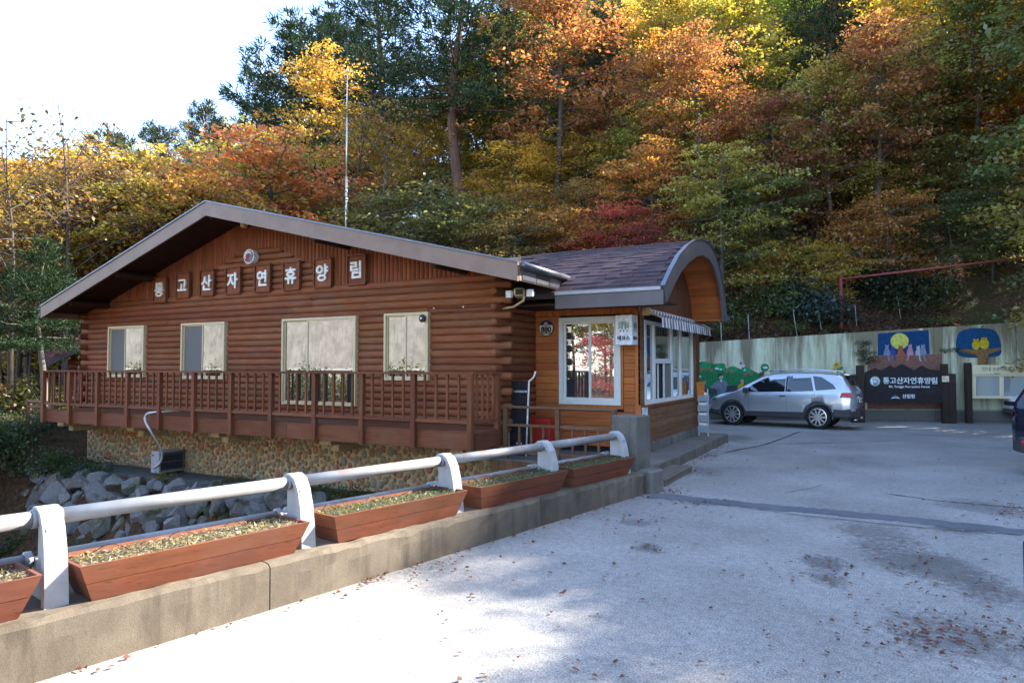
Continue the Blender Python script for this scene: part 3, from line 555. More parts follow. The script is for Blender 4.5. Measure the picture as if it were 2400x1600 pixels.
for x in (XA, -16.9, -10.2, -7.2, -18.9):
    po_ = link('purlin', LMD, house, (x, YB + .08, zr(x) - .28), (0, 0, R(90)), (1.6, .1, .1))  # dark soffit wood puts the shade under the eaves into the purlins' colour
# gable cladding of half-round slats
gab = MB().add([(XL, YF + .06, ZG), (XR, YF + .06, ZG), (XR, YF + .06, zr(XR) - .14), (XA, YF + .06, ZA - .14), (XL, YF + .06, zr(XL) - .14)], [(0, 1, 2, 3, 4)]).build('gable_wall', M['dim'], house)
def trap(x):   # lower panel of horizontal logs behind the emblem
    return 4.72 - max(0, abs(x + 13.05) - .55) * .45 if -14.9 < x < -10.6 and abs(x + 13.05) < 2.0 else None
x = XL + .1
while x < XR - .03:
    t_ = trap(x); z0 = ZG - .02 if t_ is None else t_; z1 = zr(x) - .15
    if z1 - z0 > .06: logz(x, YF + .025, z0, z1, .062, gab)
    x += .111
z = ZG + ST * .45
while z < 4.75:
    w_ = [q for q in np.arange(-15, -10.8, .05) if trap(q) is not None and trap(q) > z - .03]
    if w_: logx(w_[0], w_[-1], YF + .02, z, LR * .9, gab)
    z += ST
# stone base with river pebbles
ZB = -.78; base = boxo('stone_base', M['mortar'], house, XL, XR + .05, YF + .02, YF + .3, ZB - .6, ZD - .02, 0)
MB().box(XR - .25, XR + .052, YF + .31, 12.8, ZB - .5, ZD - .02).build('base_return', M['mortar'], house)
def pebble_mesh():
    V = [(0, -1, 0)]; n = 9
    for lv, (rr, yy) in enumerate([(.55, -.82), (.92, -.35), (1, .1)]):
        for k in range(n): a = 2 * math.pi * (k + lv * .5) / n; q = rr * random.uniform(.9, 1.06); V.append((q * math.cos(a), yy, q * math.sin(a)))
    fs = [(0, 1 + (k + 1) % n, 1 + k) for k in range(n)]
    for l in range(2):
        for k in range(n): fs.append((1 + l * n + k, 1 + l * n + (k + 1) % n, 1 + (l + 1) * n + (k + 1) % n, 1 + (l + 1) * n + k))
    return MB().add(V, fs).mesh('pebble', M['pebble'], True)
PM = [pebble_mesh() for _ in range(7)]; cnt = 0; restm = MB(); cells = []
pts = []
tries = 0
while tries < 42000 and len(pts) < 1300:
    tries += 1; px_, pz_ = random.uniform(XL + .05, XR), random.uniform(ZB, ZD - .3); rr = random.uniform(.062, .112) if tries < 9000 else random.uniform(.04, .075)
    if all(((px_ - a) / .86) ** 2 + ((pz_ - b) / 1.1) ** 2 > (rr * .9 + c * .9) ** 2 for a, b, c in pts if abs(px_ - a) < .25): pts.append((px_, pz_, rr))
pts.sort(key=lambda p: -p[0])
for i, (px_, pz_, rr) in enumerate(pts):
    ro = random.uniform(-.3, .3); sc = (rr * random.uniform(.84, .93), random.uniform(.03, .055), rr * random.uniform(1.04, 1.16))
    if i < 290: link('pebble', random.choice(PM), base, (px_, YF + .022, pz_), (0, ro, 0), sc)
    else:
        me = random.choice(PM); MM = Matrix.Translation((px_, YF + .022, pz_)) @ Matrix.Rotation(ro, 4, 'Y') @ Matrix.Diagonal((*sc, 1)); restm.add([MM @ v.co for v in me.vertices], [tuple(p.vertices) for p in me.polygons])
rp = restm.build('pebbles', M['pebble'], base, True); rp['kind'] = 'stuff'
# windows
def window(par, x0, x1, z0, z1, split, screen, y, fr=.05, mat='ivory', gl='glass', sill=True):
    w = MB(); w.box(x0, x1, y - .05, y + .10, z1 - fr, z1); w.box(x0, x1, y - .05, y + .10, z0, z0 + fr); w.box(x0, x0 + fr, y - .05, y + .10, z0 + fr, z1 - fr); w.box(x1 - fr, x1, y - .05, y + .10, z0 + fr, z1 - fr)
    wo = w.build('window', M[mat], par); xm = x0 + (x1 - x0) * split; s = fr * .62
    for k, (a, b, yy) in enumerate(((x0 + fr, xm + s * .5, y + .012), (xm - s * .5, x1 - fr, y - .022))):
        q = MB(); a += .002; b -= .002; q.box(a, b, yy - .014, yy + .014, z1 - fr - s, z1 - fr - .001); q.box(a, b, yy - .014, yy + .014, z0 + fr + .001, z0 + fr + s); q.box(a, a + s, yy - .014, yy + .014, z0 + fr + s, z1 - fr - s); q.box(b - s, b, yy - .014, yy + .014, z0 + fr + s, z1 - fr - s)
        q.build('sash', M[mat], wo); MB().box(a + s, b - s, yy - .002, yy + .003, z0 + fr + s, z1 - fr - s).build('pane', M['screen'] if (screen and k == 0) else M[gl], wo)
    return wo
for wx0, wx1, wz0, wz1, sp, scr in WIN: window(house, wx0, wx1, wz0, wz1, sp, scr, YW + .0)
# balcony
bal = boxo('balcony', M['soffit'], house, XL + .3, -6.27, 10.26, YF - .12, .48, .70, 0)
BX0, BX1, BY = -19.6, -6.27, 10.2
nb = 11; sx = (BX1 - BX0) / nb
for k in range(8):
    y0 = BY + .03 + k * .142; boxo('plank', M['deckx'], bal, BX0, BX1, y0, y0 + .136, .704, ZD - .0, .004)
for k in range(3): boxo('fascia_board', M['deckx'], bal, BX0 + (BX1 - BX0) / 3 * k, BX0 + (BX1 - BX0) / 3 * (k + 1) - .004, BY - .03, BY + .02, .44, .735, .004)
boxo('fascia_board', M['decky'], bal, BX1 + .002, BX1 + .045, BY + .03, YF - .1, .44, .735, .004)
pm_ = MB().box(-.048, .048, -.045, .045, 0, 1).mesh('post', M['deckz']); bmh = MB().box(-.021, .021, -.018, .018, 0, 1).mesh('baluster', M['deckz'])
for k in range(nb + 1):
    x = BX0 + sx * k; link('post', pm_, bal, (x, BY - .078, .43 if k < nb else .38), None, (1, 1, 1.33 if k < nb else 1.38))
for k in range(nb):
    x0, x1 = BX0 + sx * k + .05, BX0 + sx * (k + 1) - .05; boxo('lower_rail', M['deckx'], bal, x0, x1, BY - .1, BY - .05, .90, .965, .003)
    for j in range(4): link('baluster', bmh, bal, (BX0 + sx * (k + (j + 1) / 5), BY - .072, .967), None, (1, 1, .792))
for k in range(4):
    boxo('top_rail', M['deckx'], bal, BX0 - .06 + (BX1 - BX0 + .12) / 4 * k, BX0 - .06 + (BX1 - BX0 + .12) / 4 * (k + 1) - .003, BY - .14, BY + .0, 1.762, 1.805, .004)
for xx in (BX1 + .0, BX0):
    boxo('top_rail', M['decky'], bal, xx - .06, xx + .06, BY + .004, YF - .3, 1.762, 1.805, .004); boxo('lower_rail', M['decky'], bal, xx - .025, xx + .025, BY - .03, YF - .35, .90, .965, .003)
    for j in range(4): link('baluster', bmh, bal, (xx, BY + .14 + j * .19, .967), None, (1, 1, .792))
    link('post', pm_, bal, (xx, YF - .38, .43), None, (1, 1, 1.33))
for u in (150, 313, 512, 771, 1077):
    p = at_Y(u, 1010, 10.6); bk = MB().box(p.x - .14, p.x + .14, 10.5, YF, .30, .437).build('bracket', M['cream'], bal, bevel=.01)
    boxo('bracket_beam', M['cream'], bk, p.x - .11, p.x + .11, 10.78, YF, .15, .297, .01)
# letter plaques
LP = [(360, 390, 660, 698, 0), (410, 448, 644, 693, 1), (467, 505, 638, 688, 2), (528, 566, 630, 685, 3), (594, 638, 622, 682, 4), (662, 705, 617, 675, 5), (734, 780, 608, 671, 6), (811, 861, 599, 665, 7)]
nth = ['first', 'second', 'third', 'fourth', 'fifth', 'sixth', 'seventh', 'last']
for u0, u1, v0, v1, i in LP:
    yp = YF - .11; a, b = at_Y(u0, (v0 + v1) / 2, yp), at_Y(u1, (v0 + v1) / 2, yp); um = (u0 + u1) / 2; zt_, zb_ = at_Y(um, v0, yp).z, at_Y(um, v1, yp).z
    # equal plaques on a slightly bowed row
    cx, cz = (a.x + b.x) / 2, (zt_ + zb_) / 2; hw, hh = .235, .30
    pq = thing('letter_plaque', 'framed wooden plaque with the cream letter %s, %s in the row on the gable' % (NAME[i], nth[i]), 'sign', 'letter plaques on the gable')
    boxo('board', M['logz'], pq, cx - hw, cx + hw, yp, yp + .03, cz - hh, cz + hh, .004)
    f = MB(); q = .035; f.box(cx - hw - .02, cx + hw + .02, yp - .035, yp + .04, cz + hh, cz + hh + q); f.box(cx - hw - .02, cx + hw + .02, yp - .035, yp + .04, cz - hh - q, cz - hh); f.box(cx - hw - q, cx - hw, yp - .034, yp + .04, cz - hh, cz + hh); f.box(cx + hw, cx + hw + q, yp - .034, yp + .04, cz - hh, cz + hh)
    f.build('frame', M['deckx'], pq); put('h%d' % i, M['wht'], pq, (cx, yp - .02, cz), FRONT, 'letter')
    MB().box(cx - .02, cx + .02, yp + .03, YF, cz - .1, cz + .1).build('bracket', M['soffit'], pq)
# round emblem
def disc(m, c, r, y0, y1, n=28, mi=0): m.prism([(c[0] + r * math.cos(2 * math.pi * k / n), y0, c[2] + r * math.sin(2 * math.pi * k / n)) for k in range(n)], (0, y1 - y0, 0), mi); return m
ec = at_Y(583, 601, YF - .2); em = thing('round_emblem', 'round white emblem with red, white and blue-grey swirl above the letter plaques', 'emblem'); er = .175
disc(MB(), ec, er, YF - .2, YF - .06).build('disc', M['wht'], em)
def swirl(col, sgn, name):
    P = []; n = 16; r = er * .86
    for k in range(n + 1): a = math.pi * k / n; P.append((r * math.cos(a), r * math.sin(a)))
    for k in range(1, n // 2 + 1): a = math.pi + 2 * math.pi * k / n; P.append((-r / 2 + r / 2 * math.cos(a - math.pi + math.pi), -r / 2 * math.sin(2 * math.pi * k / n) * -1 * 0 + r / 2 * math.sin(a)))
    for k in range(1, n // 2): a = math.pi - 2 * math.pi * k / n; P.append((r / 2 + r / 2 * math.cos(a), r / 2 * math.sin(a)))
    rot = R(25) + (math.pi if sgn < 0 else 0); V = [(ec.x + x * math.cos(rot) - z * math.sin(rot), YF - .203, ec.z + x * math.sin(rot) + z * math.cos(rot)) for x, z in P]
    bm = bmesh.new(); f = bm.faces.new([bm.verts.new(v) for v in V]); bmesh.ops.triangulate(bm, faces=[f]); me = bpy.data.meshes.new(name); bm.to_mesh(me); bm.free(); me.materials.append(col); link(name, me, em)
swirl(M['logored'], 1, 'red_swirl'); swirl(paint('emblem_slate', (.2, .2, .26)), -1, 'slate_swirl')
V = MB()
for k in range(20): pass
arc = [(ec.x + er * .6 * math.cos(a), YF - .207, ec.z + er * .6 * math.sin(a)) for a in np.linspace(R(20), R(210), 14)] + [(ec.x + er * .02 * 0 - .02, YF - .207, ec.z)]
MB().tube([(p[0], p[1], p[2]) for p in arc[:-1]], [.012 + .03 * math.sin(math.pi * k / 13) for k in range(14)], 6).build('white_swirl', M['wht'], em)
lampp = at_Y(572, 527, YF - .55); lp = thing('eave_lamp', 'small round cream lamp under the roof edge above the emblem', 'lamp'); MB().tube([lampp + Vector((0, 0, -.07)), lampp + Vector((0, 0, -.03)), lampp + Vector((0, 0, .03)), lampp + Vector((0, 0, .06))], [.05, .085, .085, .05], 12).build('bulb_cover', M['cream'], lp, True); MB().tube([lampp + Vector((0, 0, .05)), lampp + Vector((0, 0, .3))], .015, 6).build('stem', M['soffit'], lp)
# cable and small eye camera at the fourth window
cb = thing('wall_cable', 'black cable clipped along the logs right of the fourth window', 'cable'); cp = [at_Y(u, v, YF - .1) for u, v in [(1003, 735), (1003, 722), (1030, 722), (1085, 720), (1130, 718), (1160, 716), (1180, 708)]]; MB().tube(cp, .008, 5).build('cord', M['black'], cb)
for u, v in [(1017, 722), (1086, 719), (1160, 716)]: p = at_Y(u, v, YF - .11); boxo('clip', M['wht'], cb, p.x - .01, p.x + .01, p.y - .01, p.y + .01, p.z - .015, p.z + .015, 0)
dc = thing('dome_camera', 'small round security camera at the top corner of the fourth window', 'camera'); p = at_Y(989, 746, YF - .2); MB().tube([p + Vector((0, .14, 0)), p + Vector((0, .02, 0)), p, p + Vector((0, -.03, 0))], [.04, .08, .08, .05], 14).build('dome', M['dgrey'], dc, True); MB().tube([p + Vector((0, -.025, 0)), p + Vector((0, -.04, 0))], .022, 10).build('lens', M['wht'], dc)
# security camera on the corner
sc_ = thing('security_camera', 'cream bullet security camera with two light panels on the lodge corner', 'camera'); c0 = at_Y(1217, 684, 11.0)
MB().box(-.1, .1, -.02, .5, -.075, .075, M=Matrix.Translation(c0) @ Matrix.Rotation(R(24), 4, 'Z')).build('housing', M['cream'], sc_, bevel=.03)
MB().box(-.07, .07, -.028, -.018, -.05, .05, M=Matrix.Translation(c0) @ Matrix.Rotation(R(24), 4, 'Z')).build('lens_window', M['black'], sc_)
for s in (-1, 1):
    lpn = c0 + Vector((s * .215, -.02, -.03)); b_ = boxo('light_panel', M['wht'], sc_, lpn.x - .06, lpn.x + .06, lpn.y, lpn.y + .07, lpn.z - .065, lpn.z + .065, .006)
    for i in range(3):
        for j in range(3): boxo('lamp_cell', M['paper'], b_, lpn.x - .05 + i * .035, lpn.x - .022 + i * .035, lpn.y - .004, lpn.y - .001, lpn.z - .052 + j * .037, lpn.z - .022 + j * .037, 0)
MB().tube([c0 + Vector((-.27, .1, -.02)), c0 + Vector((.27, .1, -.02))], .014, 6).build('cross_bar', M['dgrey'], sc_); MB().tube([c0 + Vector((.08, .05, -.08)), c0 + Vector((.06, .05, -.16)), c0 + Vector((-.28, .3, -.24)), Vector((XR + .05, c0.y + .44, c0.z - .25))], .022, 8).build('arm', M['cream'], sc_)
# outdoor unit with its hose
ac = thing('air_conditioner_unit', 'cream outdoor air conditioner unit standing against the stone base', 'air conditioner'); p = at_z(355, 1101, ZB + .04); ax0, ay0 = p.x, p.y
ay0 = 10.72; ax0 = at_Y(353, 1100, ay0).x
boxo('case', M['bone'], ac, ax0, ax0 + .32, ay0, ay0 + .68, ZB + .06, ZB + .60, .012)
gr = boxo('grille', M['dgrey'], ac, ax0 + .321, ax0 + .334, ay0 + .04, ay0 + .64, ZB + .11, ZB + .55, 0)
for k in range(9): boxo('grille_bar', M['bone'] if k % 4 == 0 else M['dgrey'], gr, ax0 + .336, ax0 + .348, ay0 + .04, ay0 + .64, ZB + .13 + k * .048, ZB + .137 + k * .048, 0)
for k in range(2): boxo('foot', M['dgrey'], ac, ax0 + .03, ax0 + .29, ay0 + .08 + k * .45, ay0 + .14 + k * .45, ZB - .1, ZB + .06, 0)
boxo('badge', M['dgrey'], ac, ax0 + .05, ax0 + .12, ay0 - .004, ay0 - .001, ZB + .48, ZB + .51, 0)
hp = [at_Y(428, 960, 10.5), at_Y(395, 963, 10.25), at_Y(352, 967, 10.02), at_Y(341, 975, 10.0), at_Y(341, 988, 10.0), at_Y(352, 1008, 10.05), at_Y(366, 1030, 10.25), at_Y(377, 1050, 10.45), at_Y(380, 1068, 10.6), at_Y(374, 1085, 10.66), at_Y(360, 1096, 10.7)]
def spline(P, k=5):
    P = [Vector(p) for p in P]; out = []
    for i in range(len(P) - 1):
        a, b, c, d = P[max(i - 1, 0)], P[i], P[i + 1], P[min(i + 2, len(P) - 1)]
        for j in range(k): t = j / k; out.append(.5 * ((2 * b) + (c - a) * t + (2 * a - 5 * b + 4 * c - d) * t * t + (3 * b - a - 3 * c + d) * t ** 3))
    return out + [P[-1]]
tag(MB().tube(spline(hp), .024, 8).build('drain_hose', M['hose'], None, True), 'white hose hanging from the balcony down to the air conditioner unit', 'hose')
# ------------------------------------------------------------------ ticket booth
booth = thing('ticket_booth', 'orange-brown wooden ticket booth with barrel shingle roof next to the lodge', 'booth')
bx0, bx1, by0, by1 = -6.36, -4.08, 12.85, 17.4; ZP = .2
core = boxo('wall_core', M['dim'], booth, bx0, bx1 - .05, by0 + .05, by1 - .05, ZP, 3.2, 0)
fw0, fw1, fz0, fz1 = -5.80, -4.48, 1.14, 2.90
z = ZP + .12; row = 0
while z < 2.93:
    z1 = min(z + .138, 2.94)
    for a, b in ([(bx0, bx1 - .12)] if (z1 <= fz0 - .05 or z >= fz1 + .05) else [(bx0, fw0 - .05), (fw1 + .05, bx1 - .12)]):
        boxo('plank', M['cedx'], booth, a, b, by0, by0 + .045, z, z1 - .005, .004)
    z = z1
x = bx0
while x < bx1 - .02:
    boxo('upper_plank', M['cedz'], booth, x, min(x + .135, bx1) - .004, by0 - .012, by0 + .045, 2.945, 3.26, .004); x += .139
boxo('corner_post', M['cedz'], booth, bx1 - .115, bx1 - .005, by0 - .015, by0 + .045, ZP, 2.94, .004)
tf = MB(); tf.box(fw0 - .045, fw1 + .045, by0 - .02, by0 + .044, fz0 - .075, fz0 - .002); tf.box(fw0 - .045, fw0 - .001, by0 - .02, by0 + .044, fz0, fz1 + .04); tf.box(fw1 + .001, fw1 + .045, by0 - .02, by0 + .044, fz0, fz1 + .04); tf.build('window_surround', M['cedz'], booth)
bw = window(booth, fw0, fw1, fz0, fz1, .51, False, by0 - .0, .085, 'white', 'glassb')
# right-hand wall
SEC = [(11.70, 3.27), (12.2, 3.62), (12.73, 3.95), (13.4, 4.24), (14.05, 4.45), (14.7, 4.58), (15.4, 4.58), (16.0, 4.42), (16.55, 4.1), (16.95, 3.65), (17.15, 3.1)]
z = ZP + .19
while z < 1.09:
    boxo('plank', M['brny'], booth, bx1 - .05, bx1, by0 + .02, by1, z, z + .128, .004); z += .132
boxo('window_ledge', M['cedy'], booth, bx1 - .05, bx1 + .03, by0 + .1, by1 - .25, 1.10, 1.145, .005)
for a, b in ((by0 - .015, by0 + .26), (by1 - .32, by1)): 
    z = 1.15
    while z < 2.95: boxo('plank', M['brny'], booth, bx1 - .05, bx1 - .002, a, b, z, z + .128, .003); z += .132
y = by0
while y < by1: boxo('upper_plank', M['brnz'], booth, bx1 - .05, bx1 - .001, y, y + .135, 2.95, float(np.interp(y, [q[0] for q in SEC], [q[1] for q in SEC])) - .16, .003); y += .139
for k in range(9):
    y0 = by0 + .03 + k * .5; boxo('plinth_tile', M['cong'], booth, bx1 - .06, bx1 + .035, y0, min(y0 + .493, by1 + .03), ZP, ZP + .185, .005)
def bY(u): return at_X(u, 850, bx1).y
ys = [bY(u) for u in (1512, 1533, 1574, 1595, 1622)]; wz0, wz1 = 1.15, 2.82
sw = MB(); xx = bx1
for y in ys: sw.box(xx - .05, xx + .02, y - .045, y + .045, wz0, wz1)
for y0, y1 in zip(ys, ys[1:]): sw.box(xx - .05, xx + .019, y0 + .046, y1 - .046, wz1 - .07, wz1); sw.box(xx - .05, xx + .019, y0 + .046, y1 - .046, wz0, wz0 + .08)
zt = 1.97; sw.box(xx - .05, xx + .018, ys[1] + .046, ys[2] - .046, zt, zt + .1); swo = sw.build('window', M['white'], booth)
for k, (y0, y1) in enumerate(zip(ys, ys[1:])):
    boxo('pane', M['glassb'], swo, xx - .028, xx - .024, y0 + .04, y1 - .04, (zt + .09) if k == 1 else wz0 + .07, wz1 - .06, 0)
ym = ys[1] + (ys[2] - ys[1]) * .52
boxo('sliding_sash', M['white'], swo, xx - .02, xx + .012, ym, ym + .05, wz0 + .082, zt - .002, 0); boxo('sash_pane', M['screen'], swo, xx - .012, xx - .006, ym + .05, ys[2] - .048, wz0 + .082, zt - .002, 0); boxo('opening', M['dim'], swo, xx - .049, xx - .045, ys[1] + .046, ym, wz0 + .082, zt, 0); boxo('inner_sash', M['white'], swo, xx - .043, xx - .03, ys[1] + .35, ys[1] + .43, wz0 + .082, zt - .002, 0)
# barrel roof: section in Y,Z
rx0, rx1 = -9.5, -3.32
def sec_off(o):
    out = []
    for i, (y, z) in enumerate(SEC):
        a, b = Vector(SEC[max(i - 1, 0)]), Vector(SEC[min(i + 1, len(SEC) - 1)]); t_ = (b - a).normalized(); nn = Vector((-t_.y, t_.x)); out.append((y + nn.x * o, z + nn.y * o))
    return out
def shell(name, x0, x1, o0, o1, mat, par):
    A, B = sec_off(o0), sec_off(o1); n_ = len(A); V = [(x, *p) for x in (x0, x1) for p in A + B]; fs = []
    for i in range(n_ - 1):
        for q, w_ in ((0, 2 * n_),): fs += [(i, i + 1, 2 * n_ + i + 1, 2 * n_ + i), (n_ + i, 3 * n_ + i, 3 * n_ + i + 1, n_ + i + 1), (i, n_ + i, n_ + i + 1, i + 1), (2 * n_ + i, 2 * n_ + i + 1, 3 * n_ + i + 1, 3 * n_ + i)]
    fs += [(0, 2 * n_, 3 * n_, n_), (n_ - 1, 2 * n_ - 1, 4 * n_ - 1, 3 * n_ - 1)]; return MB().add(V, fs).build(name, mat, par)
br_ = shell('roof', rx0, rx1 - .02, -.1, 0, M['roofdark'], booth); shell('arch_fascia', rx1 - .019, rx1 + .03, -.3, .03, M['bargeb'], br_); shell('arch_trim', rx1 - .03, rx1 + .05, .031, .055, M['trim'], br_)
boxo('eave_fascia', M['bargeb'], br_, -5.36, rx1 + .028, 11.655, 11.70, 2.98, 3.235, .003); boxo('eave_flashing', M['bone'], br_, -5.36, rx1 - .02, 11.63, 11.76, 3.238, 3.30, .004)
# soffit lining of the overhang, plank by plank
A = sec_off(-.105); B = sec_off(-.13)
for i in range(len(A) - 1):
    ns = max(1, round((Vector(A[i + 1]) - Vector(A[i])).length / .16))
    for k in range(ns):
        q = [Vector(A[i]).lerp(Vector(A[i + 1]), k / ns), Vector(A[i]).lerp(Vector(A[i + 1]), (k + .97) / ns), Vector(B[i]).lerp(Vector(B[i + 1]), (k + .97) / ns), Vector(B[i]).lerp(Vector(B[i + 1]), k / ns)]
        MB().prism([(bx1 - .0, *p) for p in q], (rx1 - bx1 - .022, 0, 0)).build('soffit_plank', M['cedx'], br_)
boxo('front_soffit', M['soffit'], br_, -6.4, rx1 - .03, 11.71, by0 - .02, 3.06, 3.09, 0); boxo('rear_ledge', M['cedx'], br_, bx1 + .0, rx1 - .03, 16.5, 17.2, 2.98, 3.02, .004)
MB().prism([(bx1 - .06, y, max(z - .12, 3.0)) for y, z in SEC] + [(bx1 - .06, by1 - .1, 3.0), (bx1 - .06, by0 - .0, 3.0)], (.008, 0, 0)).build('gable_wall', M['brnz'], booth)
# shingles on the visible slope
sh = MB().box(0, 1, -.5, .5, 0, .012).mesh('shingle', M['shingle']); nsh = 0
cum = [0]
for i in range(6): cum.append(cum[-1] + (Vector(SEC[i + 1]) - Vector(SEC[i])).length)
rowh = .155; s_ = .0; row = 0; shl = []
while s_ < cum[6] - .05:
    i = max(j for j in range(6) if cum[j] <= s_ + 1e-6); a, b = Vector(SEC[i]), Vector(SEC[i + 1]); f = (s_ - cum[i]) / (cum[i + 1] - cum[i]); p = a.lerp(b, f); ang = math.atan2(b.y - a.y, b.x - a.x)
    x = rx1 - .03 - (row % 2) * .11
    xmin = -5.4 - (p.x - 11.7) * .75 if p.x < 13.5 else -6.8 - (p.x - 13.5) * .5
    while x > xmin:
        wd = random.uniform(.19, .27); shl.append((x - wd, p.x + math.cos(ang) * rowh * .5 - math.sin(ang) * .01, p.y + math.sin(ang) * rowh * .5 + math.cos(ang) * .01, ang - .05, wd - .005, random.choice((.7, .9, 1.3)), x + row * .02)); x -= wd
    s_ += rowh; row += 1
shr = MB()
for k, q in enumerate(shl):
    if k < 295: link('shingle', sh, br_, q[:3], (q[3], 0, 0), (q[4], rowh * 1.12, q[5]))
    else: MM = Matrix.Translation(q[:3]) @ Matrix.Rotation(q[3], 4, 'X') @ Matrix.Diagonal((q[4], rowh * 1.12, q[5], 1)); shr.add([MM @ v.co for v in sh.vertices], [tuple(p_.vertices) for p_ in sh.polygons])
so2 = shr.build('upper_shingles', M['shingle'], br_); so2['kind'] = 'stuff'
bl = thing('rear_lean_to', 'dark low lean-to roof showing behind the booth', 'roof'); MB().prism([at_d(1668, 724, 18.6), at_d(1704, 735, 18.6), at_d(1712, 748, 18.6), at_d(1690, 756, 18.6), at_d(1645, 752, 18.6)], FW * 2.0).build('roof_slab', M['dgrey'], bl); q = at_d(1632, 750, 19.2); boxo('lean_post', M['brnz'], bl, q.x - .05, q.x + .05, q.y, q.y + .1, 0, q.z, 0)
# awning
aw = thing('awning', 'grey and white striped awning rolled out over the ticket window', 'awning'); ya, yb = 13.0, 17.3; n_ = 40
st1 = plain('awning_grey', (.15, .125, .13), .8); st2 = plain('awning_white', (.62, .62, .62), .8)
for k in range(n_):
    y0, y1 = ya + (yb - ya) * k / n_, ya + (yb - ya) * (k + 1) / n_; mt = st1 if k % 2 else st2
    MB().tube([(bx1 + .12, y0, 2.98), (bx1 + .12, y1, 2.98)], .055, 10, cap=False).build('roller_stripe', mt, aw, True)
    m = MB(); m.add([(bx1 + .16, y0, 2.93), (bx1 + .16, y1, 2.93), (bx1 + .38, y1, 2.86), (bx1 + .38, y0, 2.86), (bx1 + .39 + .008 * (k % 3), y1, 2.66), (bx1 + .39 + .008 * (k % 3), y0, 2.66)], [(0, 1, 2, 3), (3, 2, 4, 5)])
    vo = m.build('fabric_stripe', mt, aw); sd_ = vo.modifiers.new('thick', 'SOLIDIFY'); sd_.thickness = .004
for y in (ya - .03, yb + .03): MB().tube([(bx1 - .01, y, 3.0), (bx1 + .13, y, 2.98), (bx1 + .39, y, 2.84)], .018, 6).build('arm', M['cream'], aw); boxo('end_bracket', M['cream'], aw, bx1 - .0, bx1 + .16, y - .02, y + .02, 2.9, 3.05, .006)
# box sign
ts = thing('ticket_sign', 'white box sign with green tree logo and lettering on the booth corner', 'sign'); tx0, tx1, ty0, ty1, tz0, tz1 = at_Y(1442, 770, 12.5).x, at_Y(1482, 770, 12.5).x, 12.5, 12.83, at_Y(1462, 808, 12.5).z, at_Y(1462, 738, 12.5).z
boxo('sign_box', M['paper'], ts, tx0, tx1, ty0, ty1, tz0, tz1, .008)
def trees_logo(par, c, ex, nrm, s):
    ez = Vector((0, 0, 1)); 
    def bar(a, b, wd, mat, nm):
        A = c + ex * a[0] * s + ez * a[1] * s; B = c + ex * b[0] * s + ez * b[1] * s; t_ = (B - A).normalized(); n2 = nrm.cross(t_) * wd * s
        MB().prism([A - n2, B - n2, B + n2, A + n2], nrm * .002).build(nm, mat, par)
    for z0 in (.55, .2, -.1):
        for s2, x0 in ((1, 0), (-1, 0)): bar((.08 * s2, z0 + .05), (.42 * s2, z0 - .22), .08, M['green'], 'needle_stroke'); bar((.5 * s2, z0 + .1), (.85 * s2, z0 - .16), .08, M['green'], 'needle_stroke'); bar((.45 * s2, z0 + .08), (.15 * s2, z0 + .33), .07, M['green'], 'needle_stroke')
    for x in (-.55, 0, .55): bar((x, -.45), (x, -.78), .07, M['logored'], 'trunk_stroke')
    for z in (.62, .3): bar((-.08, z), (.08, z + .1), .08, M['logored'], 'berry')
tc = Vector(((tx0 + tx1) / 2, ty0 - .002, tz0 + (tz1 - tz0) * .6)); trees_logo(ts, tc, Vector((1, 0, 0)), Vector((0, -1, 0)), .125); put('ticket', M['blackp'], ts, (tc.x, ty0 - .004, tz0 + .13), FRONT)
tc2 = Vector((tx1 + .002, (ty0 + ty1) / 2, tc.z)); trees_logo(ts, tc2, Vector((0, 1, 0)), Vector((1, 0, 0)), .115); put('ticket', M['blackp'], ts, (tx1 + .004, tc2.y, tz0 + .13), (R(90), 0, R(90)), sc=.9)
# round number plate
npl = thing('number_plate', 'round cream and navy house number plate reading 880', 'sign'); pc = at_Y(1280, 769, by0 - .03); disc(MB(), pc, .165, by0 - .03, by0 - .005).build('rim', M['navy'], npl); disc(MB(), pc, .152, by0 - .033, by0 - .0305).build('face', paint('plate_cream', (.62, .55, .4)), npl)
cap = [(pc.x + .152 * math.cos(a), by0 - .036, pc.z + .152 * math.sin(a)) for a in np.linspace(R(24), R(156), 16)]; MB().prism(cap, (0, .002, 0)).build('navy_cap', M['navy'], npl); disc(MB(), Vector((pc.x, 0, pc.z + .075)), .052, by0 - .039, by0 - .037, 16).build('crest_ring', paint('crest_ring', (.62, .55, .4)), npl); disc(MB(), Vector((pc.x, 0, pc.z + .075)), .043, by0 - .042, by0 - .040, 16).build('crest', M['navy'], npl)
for a in (40, 100, 160, 230, 310): disc(MB(), Vector((pc.x + .02 * math.cos(R(a)), 0, pc.z + .075 + .02 * math.sin(R(a)))), .009, by0 - .045, by0 - .043, 8).build('crest_petal', M['wht'], npl)
put('880', M['blackp'], npl, (pc.x, by0 - .036, pc.z - .025), FRONT); put('road', M['blackp'], npl, (pc.x, by0 - .036, pc.z - .105), FRONT)
